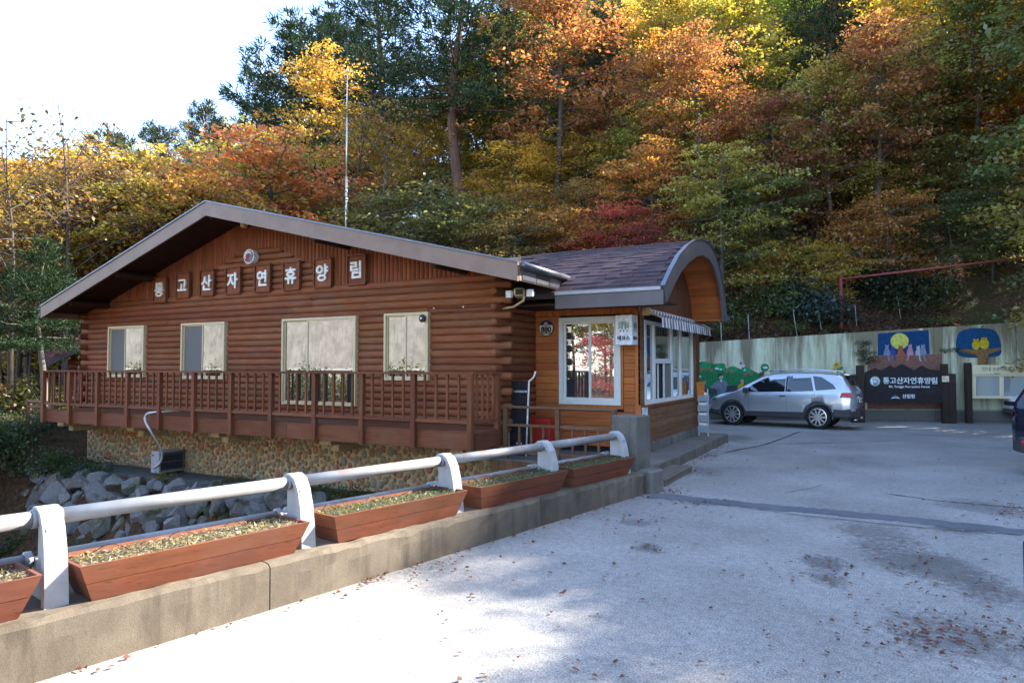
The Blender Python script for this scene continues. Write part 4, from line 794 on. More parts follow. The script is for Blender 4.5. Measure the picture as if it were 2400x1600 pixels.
# paper notice on the side wall and leaflet rack
ntc = thing('paper_notice', 'small white printed notice pinned under the ticket window', 'notice'); p0, p1 = at_X(1510, 955, bx1 + .045), at_X(1523, 984, bx1 + .045); boxo('sheet', M['paper'], ntc, bx1 + .002, bx1 + .012, p0.y, p0.y + .32, p1.z, p0.z, 0)
for k in range(6): boxo('text_line', M['navy'], ntc, bx1 + .0125, bx1 + .0135, p0.y + .04, p0.y + .28 - .05 * (k % 3), p0.z - .05 - k * .045, p0.z - .04 - k * .045, 0)
lr = thing('leaflet_rack', 'clear leaflet rack with papers at the rear corner of the booth', 'rack'); lx = bx1 + .12; ly = 17.1
for dx, dy in ((0, 0), (.22, 0)): MB().tube([(lx + dx, ly, .2 if dx < .1 else 0.0), (lx + dx, ly, 1.35)], .014, 6).build('upright', M['steel'], lr)
for k in range(4):
    z0 = .3 + k * .25; boxo('holder', glass('rack_acrylic_%d' % k, .2, (.35, .38, .4), .1), lr, lx - .02, lx + .26, ly - .05, ly - .04, z0, z0 + .16, 0); boxo('leaflet', M['paper'], lr, lx + .02, lx + .2, ly - .035, ly - .02, z0 + .02, z0 + .22, 0)
boxo('orange_box', M['orange'], lr, lx - .02, lx + .14, ly - .12, ly + .02, 1.2, 1.52, .006)
hb = thing('black_dish', 'round black dish hanging beside the leaflet rack', 'dish'); p = at_d(1641, 953, 17.4); MB().tube([p, p + RT * .0 + FW * .05, p + FW * .09], [.17, .16, .1], 16).build('bowl', M['black'], hb, True); MB().tube([p + FW * .06, Vector((lx + .22, ly, p.z + .15))], .012, 6).build('hook', M['dgrey'], hb)
# platform, steps, entry floor
pf = thing('entry_platform', 'low concrete platform with plank edge along the booth', 'platform'); boxo('slab', M['plat'], pf, -6.4, -3.46, 11.05, 17.9, -.3, ZP, .01)
x = 11.05
for k in range(48): boxo('edge_board', M['oldwood'], pf, -3.455, -3.42, 11.05 + k * .143, 11.05 + k * .143 + .137, -.05, ZP - .01, .003)
st_ = thing('wooden_step', 'grey plank step on the ground in front of the platform', 'step'); boxo('tread', M['oldwood'], st_, -3.40, -3.02, 10.75, 12.5, .075, .11, .005); boxo('riser', M['oldwood'], st_, -3.06, -3.03, 10.75, 12.5, 0.0, .074, .003); boxo('riser', M['oldwood'], st_, -3.39, -3.07, 10.76, 10.79, 0.0, .074, .003)
sk = thing('plank_skirt', 'tan upright boards closing the gap under the entry platform beside the stone base', 'boarding')
for k in range(9): boxo('board', M['fence'], sk, -6.36 + k * .15, -6.36 + k * .15 + .144, 11.0, 11.035, -.85, ZP - .02, .003)
# low fence
fe = thing('wooden_fence', 'low weathered wooden fence between the balcony and the concrete pillar', 'fence'); fy = 11.16; fx0, fx1 = -6.18, -3.98; rz = Matrix.Rotation(0, 4, 'Z')
def fb_(nm, x0, x1, z0, z1, d0=-.02, d1=.02): return boxo(nm, M['fence'], fe, x0, x1, fy + d0 + (x0 - fx0) * -.0, fy + d1, z0, z1, .003)
fb_('top_rail', fx0, fx1, 1.14, 1.18, -.05, .05); fb_('rail', fx0, (fx0 + fx1) / 2 - .045, .80, .85); fb_('rail', (fx0 + fx1) / 2 + .045, fx1 - .09, .80, .85); fb_('lower_rail', fx0, (fx0 + fx1) / 2 - .045, .3, .35); fb_('lower_rail', (fx0 + fx1) / 2 + .045, fx1 - .09, .3, .35)
for x in (fx0 + .04, (fx0 + fx1) / 2, fx1 - .045): fb_('post', x - .04, x + .04, ZP, 1.137, -.04, .04)
for k in range(3):
    for b0 in (fx0 + .08, (fx0 + fx1) / 2 + .04): x = b0 + (k + 1) * .245; fb_('baluster', x - .02, x + .02, .352, .798, -.018, .018)
# things behind the fence
bb = thing('dark_banner', 'dark upright banner board with white lettering leaning on the log wall', 'banner'); q = at_Y(1217, 985, 11.75); boxo('panel', M['signb'], bb, q.x - .22, q.x + .22, 11.74, 11.77, ZP + .02, 1.62, .004); boxo('foot', M['dgrey'], bb, q.x - .25, q.x + .25, 11.66, 11.86, ZP, ZP + .02, 0)
for kk, zz in (('ban', 1.42), ('ban3', .42)): put(kk, M['wht'], bb, (q.x, 11.735, zz), FRONT, sc=.8)
rb = thing('red_cabinet', 'red box cabinet behind the low fence', 'cabinet'); q = at_Y(1270, 1015, 12.4); boxo('case', M['redbox'], rb, q.x - .3, q.x + .22, 12.3, 12.7, ZP, .86, .01); boxo('door', M['redbox'], rb, q.x - .27, q.x + .19, 12.285, 12.297, ZP + .05, .82, .004); boxo('handle', M['dgrey'], rb, q.x + .12, q.x + .15, 12.26, 12.284, .5, .62, .003)
wp = [at_Y(u, v, 11.6) for u, v in [(1233, 1010), (1237, 960), (1239, 915), (1240, 893), (1250, 885), (1253, 878), (1255, 870)]]; wp[0].z = ZP
tag(MB().tube(wp, .017, 8).build('bent_pole', M['wht'], None, True), 'thin white bent pole leaning by the dark banner', 'pole')
# mast behind the house
mp = thing('flag_mast', 'tall thin white metal mast rising behind the lodge roof', 'mast'); a = at_Y(811, 520, 23.5); b = at_Y(826, 165, 23.5); bz = hz(a.x, a.y); H_ = b.z
segs = [bz - .2, bz + (H_ - bz) * .45, bz + (H_ - bz) * .68, bz + (H_ - bz) * .86, H_]
for k in range(4): MB().tube([(a.x, a.y, segs[k]), (a.x, a.y, segs[k + 1])], .06 - .011 * k, 10).build('tube', M['pole'], mp, True)
MB().tube([(a.x, a.y, H_), (a.x, a.y, H_ + .06), (a.x, a.y, H_ + .2)], [.05, .06, .005], 10).build('finial', M['pole'], mp, True)
# ------------------------------------------------------------------ name board by the wall
SO = .75   # metres in front of the wall
def sgn(x, y, off=SO): return at_pl(*z5(x, y), WA + WN * off, WN)
sb = thing('name_board', 'dark brown park name board with mountain-shaped top and white lettering', 'sign')
ol = [(1258, 715), (1258, 507), (1300, 490), (1330, 478), (1345, 485), (1375, 493), (1432, 458), (1452, 474), (1466, 474), (1510, 449), (1540, 462), (1590, 490), (1605, 490), (1650, 460), (1680, 474), (1700, 485), (1788, 497), (1788, 715)]
MB().prism([sgn(*p) for p in ol], -WN * .06).build('board', M['signb'], sb)
for x0, x1, y0 in ((1207, 1256, 458), (1164, 1205, 522), (1791, 1836, 448), (1838, 1888, 516)):
    a, b = sgn(x0, 700, SO + .03), sgn(x1, 700, SO + .03); zt_ = sgn((x0 + x1) / 2, y0, SO + .03).z; a.z = b.z = 0
    MB().prism([a, b, b + Vector((0, 0, zt_)), a + Vector((0, 0, zt_))], -WN * .14).build('post', M['post'], sb, bevel=.006)
WR = (R(90), 0, math.atan2(WD.y, WD.x))
wlet = paint('sign_letter', (.7, .74, .8), .6)
put('sign', wlet, sb, sgn(1566, 563, SO + .012), WR); put('eng', wlet, sb, sgn(1562, 607, SO + .012), WR); put('kfs', wlet, sb, sgn(1556, 671, SO + .012), WR)
def wdisc(x, y, r, off, mat, nm, par):
    c = sgn(x, y, off); MB().prism([c + WD * r * math.cos(2 * math.pi * k / 24) + Vector((0, 0, r * math.sin(2 * math.pi * k / 24))) for k in range(24)], -WN * .006).build(nm, mat, par)
ec_ = sgn(1326, 568, SO); wdisc(1326, 568, .175, SO + .008, M['green'], 'emblem_rim', sb); wdisc(1326, 568, .15, SO + .016, wlet, 'emblem_face', sb)
ec2 = sgn(1326, 568, SO + .017)
for k in range(9):
    a = R(-150 + k * 37.5) + R(90); 
    for s2, (r0, r1) in ((0, (.05, .13)),):
        A = ec2 + WD * r0 * math.sin(a) + Vector((0, 0, r0 * math.cos(a))); B = ec2 + WD * r1 * math.sin(a * .8) + Vector((0, 0, r1 * math.cos(a * .8))); MB().tube([A, B], .009, 5).build('emblem_stroke', M['blackp'], sb)
for x in (-.05, 0, .05): MB().tube([ec2 + WD * x + Vector((0, 0, -.13)), ec2 + WD * x + Vector((0, 0, -.06))], .009, 5).build('emblem_stroke', M['blackp'], sb)
MB().tube([sgn(1437, 687, SO + .012), sgn(1452, 681, SO + .012), sgn(1468, 680, SO + .012), sgn(1484, 682, SO + .012), sgn(1497, 687, SO + .012)], [.008, .018, .02, .018, .008], 6).build('emblem_arc', wlet, sb)
for x, c in ((1449, (.03, .08, .35)), (1480, (.5, .2, .03)), (1464, (.03, .2, .25))): wdisc(x, 673 - (6 if x == 1464 else 0), .028, SO + .012, pmat(c), 'emblem_dot', sb)
c = sgn(1811, 552, SO + .036); MB().prism([c - WD * .11 - Vector((0, 0, .1)), c + WD * .11 - Vector((0, 0, .1)), c + WD * .11 + Vector((0, 0, .1)), c - WD * .11 + Vector((0, 0, .1))], WN * .006).build('blank_plate', paint('plate_ivory', (.66, .55, .42)), sb)
# notice case
nc = thing('notice_case', 'cream framed glass notice case with header lettering at the right end of the wall', 'notice board'); oN = .55
def nbx(nm, x0, x1, y0, y1, off, th, mat, par=nc):
    P = [sgn(x0, y1, off), sgn(x1, y1, off), sgn(x1, y0, off), sgn(x0, y0, off)]; zb_, zt_ = (P[0].z + P[1].z) / 2, (P[2].z + P[3].z) / 2; P[0].z = P[1].z = zb_; P[2].z = P[3].z = zt_
    return MB().prism(P, -WN * th).build(nm, mat, par, bevel=.004)
iv = plain('case_cream', (.72, .62, .42), .45, 0, .35, .06)
nbx('back_panel', 2000, 2620, 522, 688, oN - .02, .05, M['screen']); nbx('header', 1997, 2622, 456, 520, oN + .1, .22, iv)
cf = nbx('frame_rail', 1997, 2622, 671, 688, oN + .06, .12, iv); nbx('frame_rail', 1997, 2622, 521, 534, oN + .06, .12, iv)
for x in (1997, 2188, 2400, 2600): nbx('frame_stile', x, x + 26, 535, 670, oN + .06, .12, iv)
for x0, x1 in ((2024, 2187), (2215, 2399), (2427, 2599)): nbx('pane', x0, x1, 535, 670, oN + .03, .004, glass('case_glass', .3, (.32, .34, .36), .03))
put('info', plain('header_letter', (.3, .26, .18), .6), nc, sgn(2220, 483, oN + .108), WR)
for pts, col in (([(2048, 648), (2070, 630), (2110, 628), (2122, 590), (2115, 570), (2040, 573), (2040, 562), (2125, 560), (2140, 590), (2132, 640)], (.62, .64, .66)), ([(2030, 585), (2052, 585), (2052, 602), (2030, 602)], (.03, .12, .45)), ([(2060, 545), (2170, 540), (2172, 552), (2060, 556)], (.15, .3, .4)), ([(2118, 625), (2130, 612), (2142, 645), (2128, 650)], (.5, .08, .05))):
    MB().prism([sgn(*p, oN + .0) for p in pts], -WN * .003).build('pinned_poster', pmat(col), nc)
for x in (1962, 2640):
    a, b = sgn(x, 700, oN + .12), sgn(x + 36, 700, oN + .12); zt_ = sgn(x, 440, oN + .12).z; a.z = b.z = 0; MB().prism([a, b, b + Vector((0, 0, zt_)), a + Vector((0, 0, zt_))], -WN * .2).build('post', M['post'], nc, bevel=.006)
dp = [sgn(1950, 470, .15), sgn(1952, 700, .15), sgn(1950, 800, .15), sgn(1965, 835, .35)]; tag(MB().tube(dp, .03, 8).build('drain_pipe', M['steel'], None, True), 'thin grey pipe running down the wall beside the notice case', 'pipe')
# red pipe frame and stakes on the slope
rf = thing('red_pipe_frame', 'dark red steel frame, upright and long beam, above the painted wall', 'frame'); a = at_d(1973, 785, 25.4); b = at_d(1970, 640, 25.4); b.x, b.y = a.x, a.y
MB().tube([a - Vector((0, 0, .5)), b], .062, 10).build('upright', M['redpipe'], rf, True); e = at_d(2520, 590, 23.2); MB().tube([Vector((a.x, a.y, b.z - .22)), e], .035, 8).build('beam', M['redpipe'], rf, True); MB().tube([e, Vector((e.x, e.y, hz(e.x, e.y) - .3))], .055, 8).build('upright', M['redpipe'], rf, True)
def z4b(x, y): return (1600 + x * .3401, 400 + y * .3401)
for k, (x0, y0, x1, y1) in enumerate([(262, 1030, 280, 1115), (450, 990, 485, 1105), (760, 950, 790, 1090), (935, 960, 960, 1080), (1187, 920, 1200, 1075), (1483, 890, 1510, 1050)]):
    a, b = at_d(*z4b(x1, y1 + 14), 25.45), at_d(*z4b(x0, y0), 25.45); g_ = hz(a.x, a.y)
    tag(MB().tube([(a.x, a.y, min(a.z, g_ - .1)), b], .014, 6).build('steel_stake', M['pole']), 'thin pale leaning stake on the slope, %s from the booth' % ['first', 'second', 'third', 'fourth', 'fifth', 'sixth'][k], 'stake', 'stakes above the wall')
# ------------------------------------------------------------------ cars
def lerp_tab(tab, x):
    xs = [p[0] for p in tab]; return np.interp(x, xs, [p[1] for p in tab])
def make_car(name, label, cat, paintm, loc, ang, sc=1.0, spare=True):
    """x forward, length about 4.7, origin on the ground midway"""
    root = thing(name, label, cat, loc=loc); root.rotation_euler = (0, 0, ang); root.scale = (sc, sc, sc * 1.07)
    top = [(-2.34, 1.02), (-2.30, 1.12), (-2.18, 1.30), (-2.0, 1.58), (-1.88, 1.645), (-1.2, 1.69), (-.4, 1.70), (.1, 1.675), (.45, 1.60), (.95, 1.33), (1.30, 1.115), (1.42, 1.07), (1.85, 1.0), (2.15, .89), (2.28, .78), (2.34, .66)]
    bot = [(-2.34, .42), (-2.1, .36), (-1.5, .30), (1.4, .29), (2.0, .30), (2.34, .38)]
    wid = [(-2.34, .72), (-2.25, .86), (-2.0, .925), (-1.0, .942), (.8, .942), (1.6, .925), (2.0, .86), (2.2, .76), (2.34, .6)]
    belt = [(-2.34, .98), (-1.9, 1.10), (-.5, 1.07), (1.2, 1.0), (2.34, .64)]
    xs = sorted(set([round(x, 3) for x in np.linspace(-2.34, 2.34, 53)] + [p[0] for p in top])); rings = []
    def ring(x):
        zt, zb, W, bl = [lerp_tab(q, x) for q in (top, bot, wid, belt)]; bl = min(bl, zt - .03)
        up = zt - bl; rw_ = W * (1 - .30 * min(1, up / .58)) if up > .05 else W * .96
        return [(0, zb), (W * .8, zb), (W * .965, zb + .05), (W * .985, zb + (bl - zb) * .25), (W, zb + (bl - zb) * .55), (W * .985, bl - .06), (W * .955, bl), (W * .955 + (rw_ + .05 - W * .955) * .9, bl + up * .80 if up > .1 else bl + up * .5), (rw_ - .03, zt - min(.045, up * .12)), (rw_ * .72, zt - min(.012, up * .05)), (0, zt)]
    for x in xs: rings.append(ring(x))
    m = MB(); nr = len(rings[0]); V = []
    for x, r_ in zip(xs, rings): V += [(x, -y, z) for y, z in r_] + [(x, y, z) for y, z in r_[1:-1][::-1]]
    k = 2 * nr - 2; fs = []; mi = []
    for i in range(len(xs) - 1):
        for j in range(k): fs.append((i * k + j, i * k + (j + 1) % k, (i + 1) * k + (j + 1) % k, (i + 1) * k + j)); jj = j if j < nr - 1 else k - 1 - j; mi.append(1 if jj <= 2 else 0)
    fs += [tuple(range(k))[::-1], tuple(range((len(xs) - 1) * k, len(xs) * k))]; mi += [0, 0]
    me = bpy.data.meshes.new('body'); me.from_pydata(V, [], fs); me.materials.append(paintm); me.materials.append(M['dgrey']); me.polygons.foreach_set('material_index', mi)
    bm = bmesh.new(); bm.from_mesh(me); bmesh.ops.recalc_face_normals(bm, faces=bm.faces); bm.to_mesh(me); bm.free(); ret(me, True); body = link('body', me, root)
    # wheel arches cut out
    WX = (1.42, -1.28); cut = []
    for wx in WX:
        for s in (-1, 1):
            cm = MB().tube([(wx, s * .55, .36), (wx, s * 1.2, .36)], .415, 28).mesh('arch_cut'); cm.materials.append(M['black']); c_ = link('arch_cut', cm, root); cut.append(c_)
    bpy.context.view_layer.update(); dg = bpy.context.evaluated_depsgraph_get()
    for c_ in cut: md = body.modifiers.new('b', 'BOOLEAN'); md.object = c_; md.operation = 'DIFFERENCE'; md.solver = 'EXACT'
    bpy.context.view_layer.update(); dg = bpy.context.evaluated_depsgraph_get(); nm = bpy.data.meshes.new_from_object(body.evaluated_get(dg)); body.modifiers.clear(); body.data = nm
    for c_ in cut: bpy.data.objects.remove(c_)
    def side_y(x, z):
        r_ = ring(x); zz = [p[1] for p in r_[2:9]]; yy = [p[0] for p in r_[2:9]]; return float(np.interp(z, zz, yy))
    dkg = glass(name + '_glass', .07, (.012, .014, .018), .02)
    def panel(nm_, poly, off, mat, both=True, par=None, n=10):
        """patch following the flank, its outline in side view"""
        for s in ((-1, 1) if both else (-1,)):
            bm = bmesh.new(); P = []
            for i in range(len(poly)):
                a, b = poly[i], poly[(i + 1) % len(poly)]
                for q in range(4): P.append((a[0] + (b[0] - a[0]) * q / 4, a[1] + (b[1] - a[1]) * q / 4))
            f = bm.faces.new([bm.verts.new((x, 0, z)) for x, z in P]); r_ = bmesh.ops.triangulate(bm, faces=[f]); bmesh.ops.subdivide_edges(bm, edges=[e for e in bm.edges if e.calc_length() > .12], cuts=2, use_grid_fill=False)
            bmesh.ops.triangulate(bm, faces=bm.faces)
            for v in bm.verts: v.co.y = s * (side_y(v.co.x, v.co.z) + off)
            mm = bpy.data.meshes.new(nm_); bm.to_mesh(mm); bm.free(); mm.materials.append(mat); ret(mm, False); link(nm_, mm, par or root)
    panel('front_window', [(-.28, 1.09), (-.30, 1.585), (.12, 1.575), (.45, 1.46), (.78, 1.28), (1.0, 1.115), (.98, 1.06)], .006, dkg)
    panel('rear_window', [(-.36, 1.09), (-.38, 1.59), (-1.05, 1.58), (-1.16, 1.13)], .006, dkg)
    panel('quarter_window', [(-1.22, 1.14), (-1.12, 1.575), (-1.38, 1.54), (-1.72, 1.33), (-1.82, 1.2)], .006, dkg)
    panel('window_trim', [(-.30, 1.09), (-.32, 1.585), (-.37, 1.585), (-.35, 1.09)], .009, M['black'])
    chrome = plain('chrome', (.6, .6, .62), .15, .95, .5)
    gap = M['black']
    for x0, x1 in ((-.335, -.328), (.86, .867)): panel('door_gap', [(x0, .42), (x0, 1.04), (x1, 1.04), (x1, .42)], .004, gap)
    panel('door_gap', [(-1.19, .78), (-1.19, 1.1), (-1.183, 1.1), (-1.183, .78)], .004, gap)
    for x in (-.12, -.98): panel('door_handle', [(x, .945), (x, .975), (x - .2, .985), (x - .2, .955)], .025, chrome)
    panel('side_cladding', [(-.85, .33), (-.85, .47), (.98, .47), (.98, .33)], .012, M['dgrey'])
    panel('tail_lamp', [(-2.26, .94), (-2.24, 1.1), (-1.98, 1.09), (-1.92, .95)], .014, plain('tail_red', (.5, .02, .01), .2, 0, .5, .1))
    panel('head_lamp', [(2.22, .76), (2.12, .83), (1.88, .87), (1.95, .78)], .01, glass(name + '_lamp', .3, (.4, .38, .33), .08))
    for s in (-1, 1):
        y_ = side_y(1.0, 1.12); MB().box(.86, 1.02, s * (y_ + .03), s * (y_ + .24), 1.04, 1.2).build('mirror', M['dgrey'], root, bevel=.03)
        MB().tube([(.25, s * .62, 1.695), (.1, s * .62, 1.735), (-.8, s * .62, 1.76), (-1.7, s * .62, 1.71), (-1.85, s * .62, 1.66)], .018, 8).build('roof_rail', chrome if paintm.name != 'dark_car_paint' else M['dgrey'], root, True)
    # windscreen, tailgate glass, bumper, plate, rear fittings
    def top_y(x, f): r_ = ring(x); return r_[8][0] * f
    def topstrip(nm_, x0, x1, f, mat, off):
        xx = np.linspace(x0, x1, 8); V = []; 
        for x in xx:
            for g_ in (-1, -.5, 0, .5, 1): V.append((x, g_ * top_y(x, f), float(lerp_tab(top, x)) + off - .045 * abs(g_) ** 3))
        MB().add(V, [(i * 5 + j, i * 5 + j + 1, i * 5 + 6 + j, i * 5 + 5 + j) for i in range(7) for j in range(4)]).build(nm_, mat, root, True)
    topstrip('windscreen', .47, 1.26, .88, dkg, .014); topstrip('rear_screen', -2.19, -1.97, .86, dkg, .016)
    MB().prism([(-2.0, -.56, 1.60), (-2.16, -.52, 1.585), (-2.16, .52, 1.585), (-2.0, .56, 1.60)], (0, 0, .035)).build('spoiler', paintm, root, bevel=.01)
    rb_ = [(-2.42, y, .36 + .0 * y) for y in (-.6, .6)]; MB().prism([(-1.72, -.935, .36), (-2.2, -.90, .36), (-2.40, -.62, .36), (-2.40, .62, .36), (-2.2, .90, .36), (-1.72, .935, .36)], (0, 0, .26)).build('rear_bumper', M['dgrey'], root, bevel=.03)
    MB().prism([(1.86, -.9, .34), (2.2, -.80, .34), (2.38, -.5, .34), (2.38, .5, .34), (2.2, .80, .34), (1.86, .9, .34)], (0, 0, .16)).build('front_bumper', M['dgrey'], root, bevel=.03)
    MB().box(2.30, 2.36, -.45, .45, .6, .74).build('grille', M['black'], root, bevel=.01)
    pl = MB().box(-2.385, -2.36, -.2, .2, .80, .92).build('number_plate', M['paper'], root); MB().box(-2.389, -2.386, -.16, .16, .835, .885).build('plate_mark', M['screen'], pl)
    MB().box(-2.37, -2.34, -.3, .3, .93, .965).build('tailgate_handle', chrome, root, bevel=.008)
    for s in (-1, 1): MB().box(-2.415, -2.39, s * .40, s * .60, .5, .56).build('reflector', plain('reflector_red', (.5, .03, .02), .25), root, bevel=.01); MB().tube([(-2.2, s * .55, .3), (-2.36, s * .55, .3)], .035, 8).build('exhaust', chrome, root, True)
    alloy = plain('alloy', (.55, .55, .56), .3, .8, .5, .05); tyre = plain('tyre', (.018, .018, .02), .85)
    for wx in WX:
        for s in (-1, 1):
            wh = MB().tube([(wx, s * .70, .36), (wx, s * .72, .36), (wx, s * .90, .36), (wx, s * .92, .36)], [.33, .365, .365, .335], 32).build('wheel', tyre, root, True)
            MB().tube([(wx, s * .905, .36), (wx, s * .925, .36)], .235, 28).build('rim_well', M['black'], wh)
            q = MB()
            for a_ in range(32):
                a0, a1 = 2 * math.pi * a_ / 32, 2 * math.pi * (a_ + 1) / 32; q.add([(wx + r_ * math.cos(a), s * y_, .36 + r_ * math.sin(a)) for a in (a0, a1) for r_, y_ in ((.24, .935), (.265, .93))], [(0, 1, 3, 2)])
            for sp in range(10):
                a = 2 * math.pi * sp / 10; da = .07 if sp % 2 else .05
                q.add([(wx + .05 * math.cos(a - .5), s * .94, .36 + .05 * math.sin(a - .5)), (wx + .05 * math.cos(a + .5), s * .94, .36 + .05 * math.sin(a + .5)), (wx + .245 * math.cos(a + da * 1.7), s * .937, .36 + .245 * math.sin(a + da * 1.7)), (wx + .245 * math.cos(a - da * 1.7), s * .937, .36 + .245 * math.sin(a - da * 1.7))], [(0, 1, 2, 3)])
            q.add([(wx + .055 * math.cos(2 * math.pi * k_ / 12), s * .945, .36 + .055 * math.sin(2 * math.pi * k_ / 12)) for k_ in range(12)], [tuple(range(12))]); q.build('rim', alloy, wh)
            # dark arch lip
            L = []; 
            for k_ in range(17):
                a = R(-8) + (math.pi + R(16)) * k_ / 16
                for r_ in (.405, .46):
                    x_, z_ = wx + r_ * math.cos(a), .36 + r_ * math.sin(a); L.append((x_, s * (side_y(x_, max(z_, .36)) + .012), z_))
            MB().add(L, [(2 * k_, 2 * k_ + 1, 2 * k_ + 3, 2 * k_ + 2) for k_ in range(16)]).build('arch_lip', M['dgrey'], root)
    return root
def carpaint(name, col, metal=.75, rough=.28):
    t = NT(name); t.fin(col, rough, metal, .5); t.b.inputs['Coat Weight'].default_value = .7; t.b.inputs['Coat Roughness'].default_value = .04; return t.m
pf_, pr_ = at_z(1726, 996, 0), at_z(1908, 1005, 0); dv = (pf_ - pr_); ang = math.atan2(dv.y, dv.x); csc = .93
side = Vector((-math.sin(ang), math.cos(ang), 0));
if side.dot(Vector((0, 1, 0))) < 0: side = -side
mid = (pf_ + pr_) / 2 + side * .9 * csc - dv.normalized() * .07
make_car('parked_suv', 'silver sport utility car parked in front of the painted wall', 'car', carpaint('silver_paint', (.6, .62, .66)), (mid.x, mid.y, 0), ang, .96)
p = at_z(2392, 1000, 0); fwd_ang = math.atan2(-RT.y, -RT.x) - R(12); q = p + Vector((*cw(2.62, .55), 0)); make_car('white_car', 'white car nosing into the right edge of the picture by the notice case', 'car', carpaint('white_car_paint', (.62, .64, .68), .0, .3), (q.x, q.y, 0), fwd_ang, .95)
p = Vector((*cw(11.43, 12.3), 0)); make_car('dark_car', 'dark car with red tail lamp cut off by the right edge', 'car', carpaint('dark_car_paint', (.012, .016, .035), .3, .2), (p.x, p.y, 0), math.atan2(cH * .35 + sH * 1, -sH * .35 + cH * 1) , 1.0)
# sign post close to the camera, cut by the right edge
ns = thing('roadside_board', 'white board with red band on a brown post at the right edge beside the camera', 'sign'); p = Vector((*cw(2.42, 3.22), 0))
MB().box(-.016, .016, -.03, .03, 0, 1.08, M=Matrix.Translation(p) @ Matrix.Rotation(R(HEAD), 4, 'Z')).build('post', M['post'], ns, bevel=.004); Mx = Matrix.Translation(p) @ Matrix.Rotation(R(HEAD), 4, 'Z')
MB().box(.02, .5, -.01, .01, .42, .98, M=Mx).build('panel', M['paper'], ns); MB().box(.021, .5, -.014, -.0105, .42, .52, M=Mx).build('red_band', M['redbox'], ns); MB().box(.46, .5, .011, .05, 0, 1.08, M=Mx).build('post', M['post'], ns)
# ------------------------------------------------------------------ boulder wall of the creek
def rock_mesh(seed, sub=3):
    r_ = random.Random(seed); bm = bmesh.new(); bmesh.ops.create_icosphere(bm, subdivisions=sub, radius=1)
    cuts = [(Vector((r_.gauss(0, 1), r_.gauss(0, 1), r_.gauss(0, 1))).normalized(), r_.uniform(.5, .78)) for _ in range(16)]
    for v in bm.verts:
        for n_, d_ in cuts:
            k = v.co.dot(n_)
            if k > d_: v.co -= n_ * (k - d_) * .97
        v.co *= r_.uniform(.99, 1.01)
    bm.normal_update()
    for e_ in bm.edges:
        if len(e_.link_faces) == 2 and e_.calc_face_angle(0) > R(17): e_.smooth = False
    me = bpy.data.meshes.new('boulder'); bm.to_mesh(me); bm.free(); me.materials.append(M['boulder']); return ret(me, True)
RM = [rock_mesh(i) for i in range(9)]
bwl = thing('boulder_wall', 'dry stacked wall of big grey mossy boulders below the lodge terrace', 'wall')
def wall_y(x): return 9.8 + max(0, min(1.0, (x + 19) * .09))
zrow = -.95; rr_ = 0
while zrow > -3.3:
    x = -20.6 + random.uniform(0, .3)
    while x < -6.0:
        s = random.uniform(.16, .4) * (1.05 if zrow < -1.3 else .95); y = wall_y(x) - (-.9 - zrow) * .32 + random.uniform(-.08, .08)
        link('boulder', random.choice(RM), bwl, (x + s, y, zrow + random.uniform(-.12, .1)), (random.uniform(-.5, .5), random.uniform(-.6, .6), random.uniform(0, 6)), (s * random.uniform(1.0, 1.25), s * random.uniform(.8, 1.0), s * random.uniform(.8, 1.1))); x += s * 1.3
    zrow -= .31
led = thing('concrete_ledge', 'dark concrete ledge along the foot of the stone base', 'ledge'); MB().prism([(-19.4, 10.25, ZB - .3), (-11.0, 11.0, ZB - .3), (-6.3, 11.2, ZB - .3), (-6.3, YF + .01, ZB - .3), (-19.4, YF + .01, ZB - .3)], (0, 0, .31)).build('slab', plain('ledge_concrete', (.1, .098, .09), .9, var=.35, sc=4), led)
for k in range(70):   # loose stones on the creek bed and bank
    x, y = random.uniform(-22, -6), random.uniform(3.5, 8.8)
    if x > kerb_x(y) - 1.2: continue
    s = random.uniform(.12, .4)
    if k < 45: tag(link('creek_rock', random.choice(RM), None, (x, y, hz(x, y) + s * .2), (random.uniform(0, 6), random.uniform(0, 6), 0), (s, s * .8, s * .7)), 'loose grey rock on the creek bed below the bridge', 'rock', 'loose rocks on the creek bed')
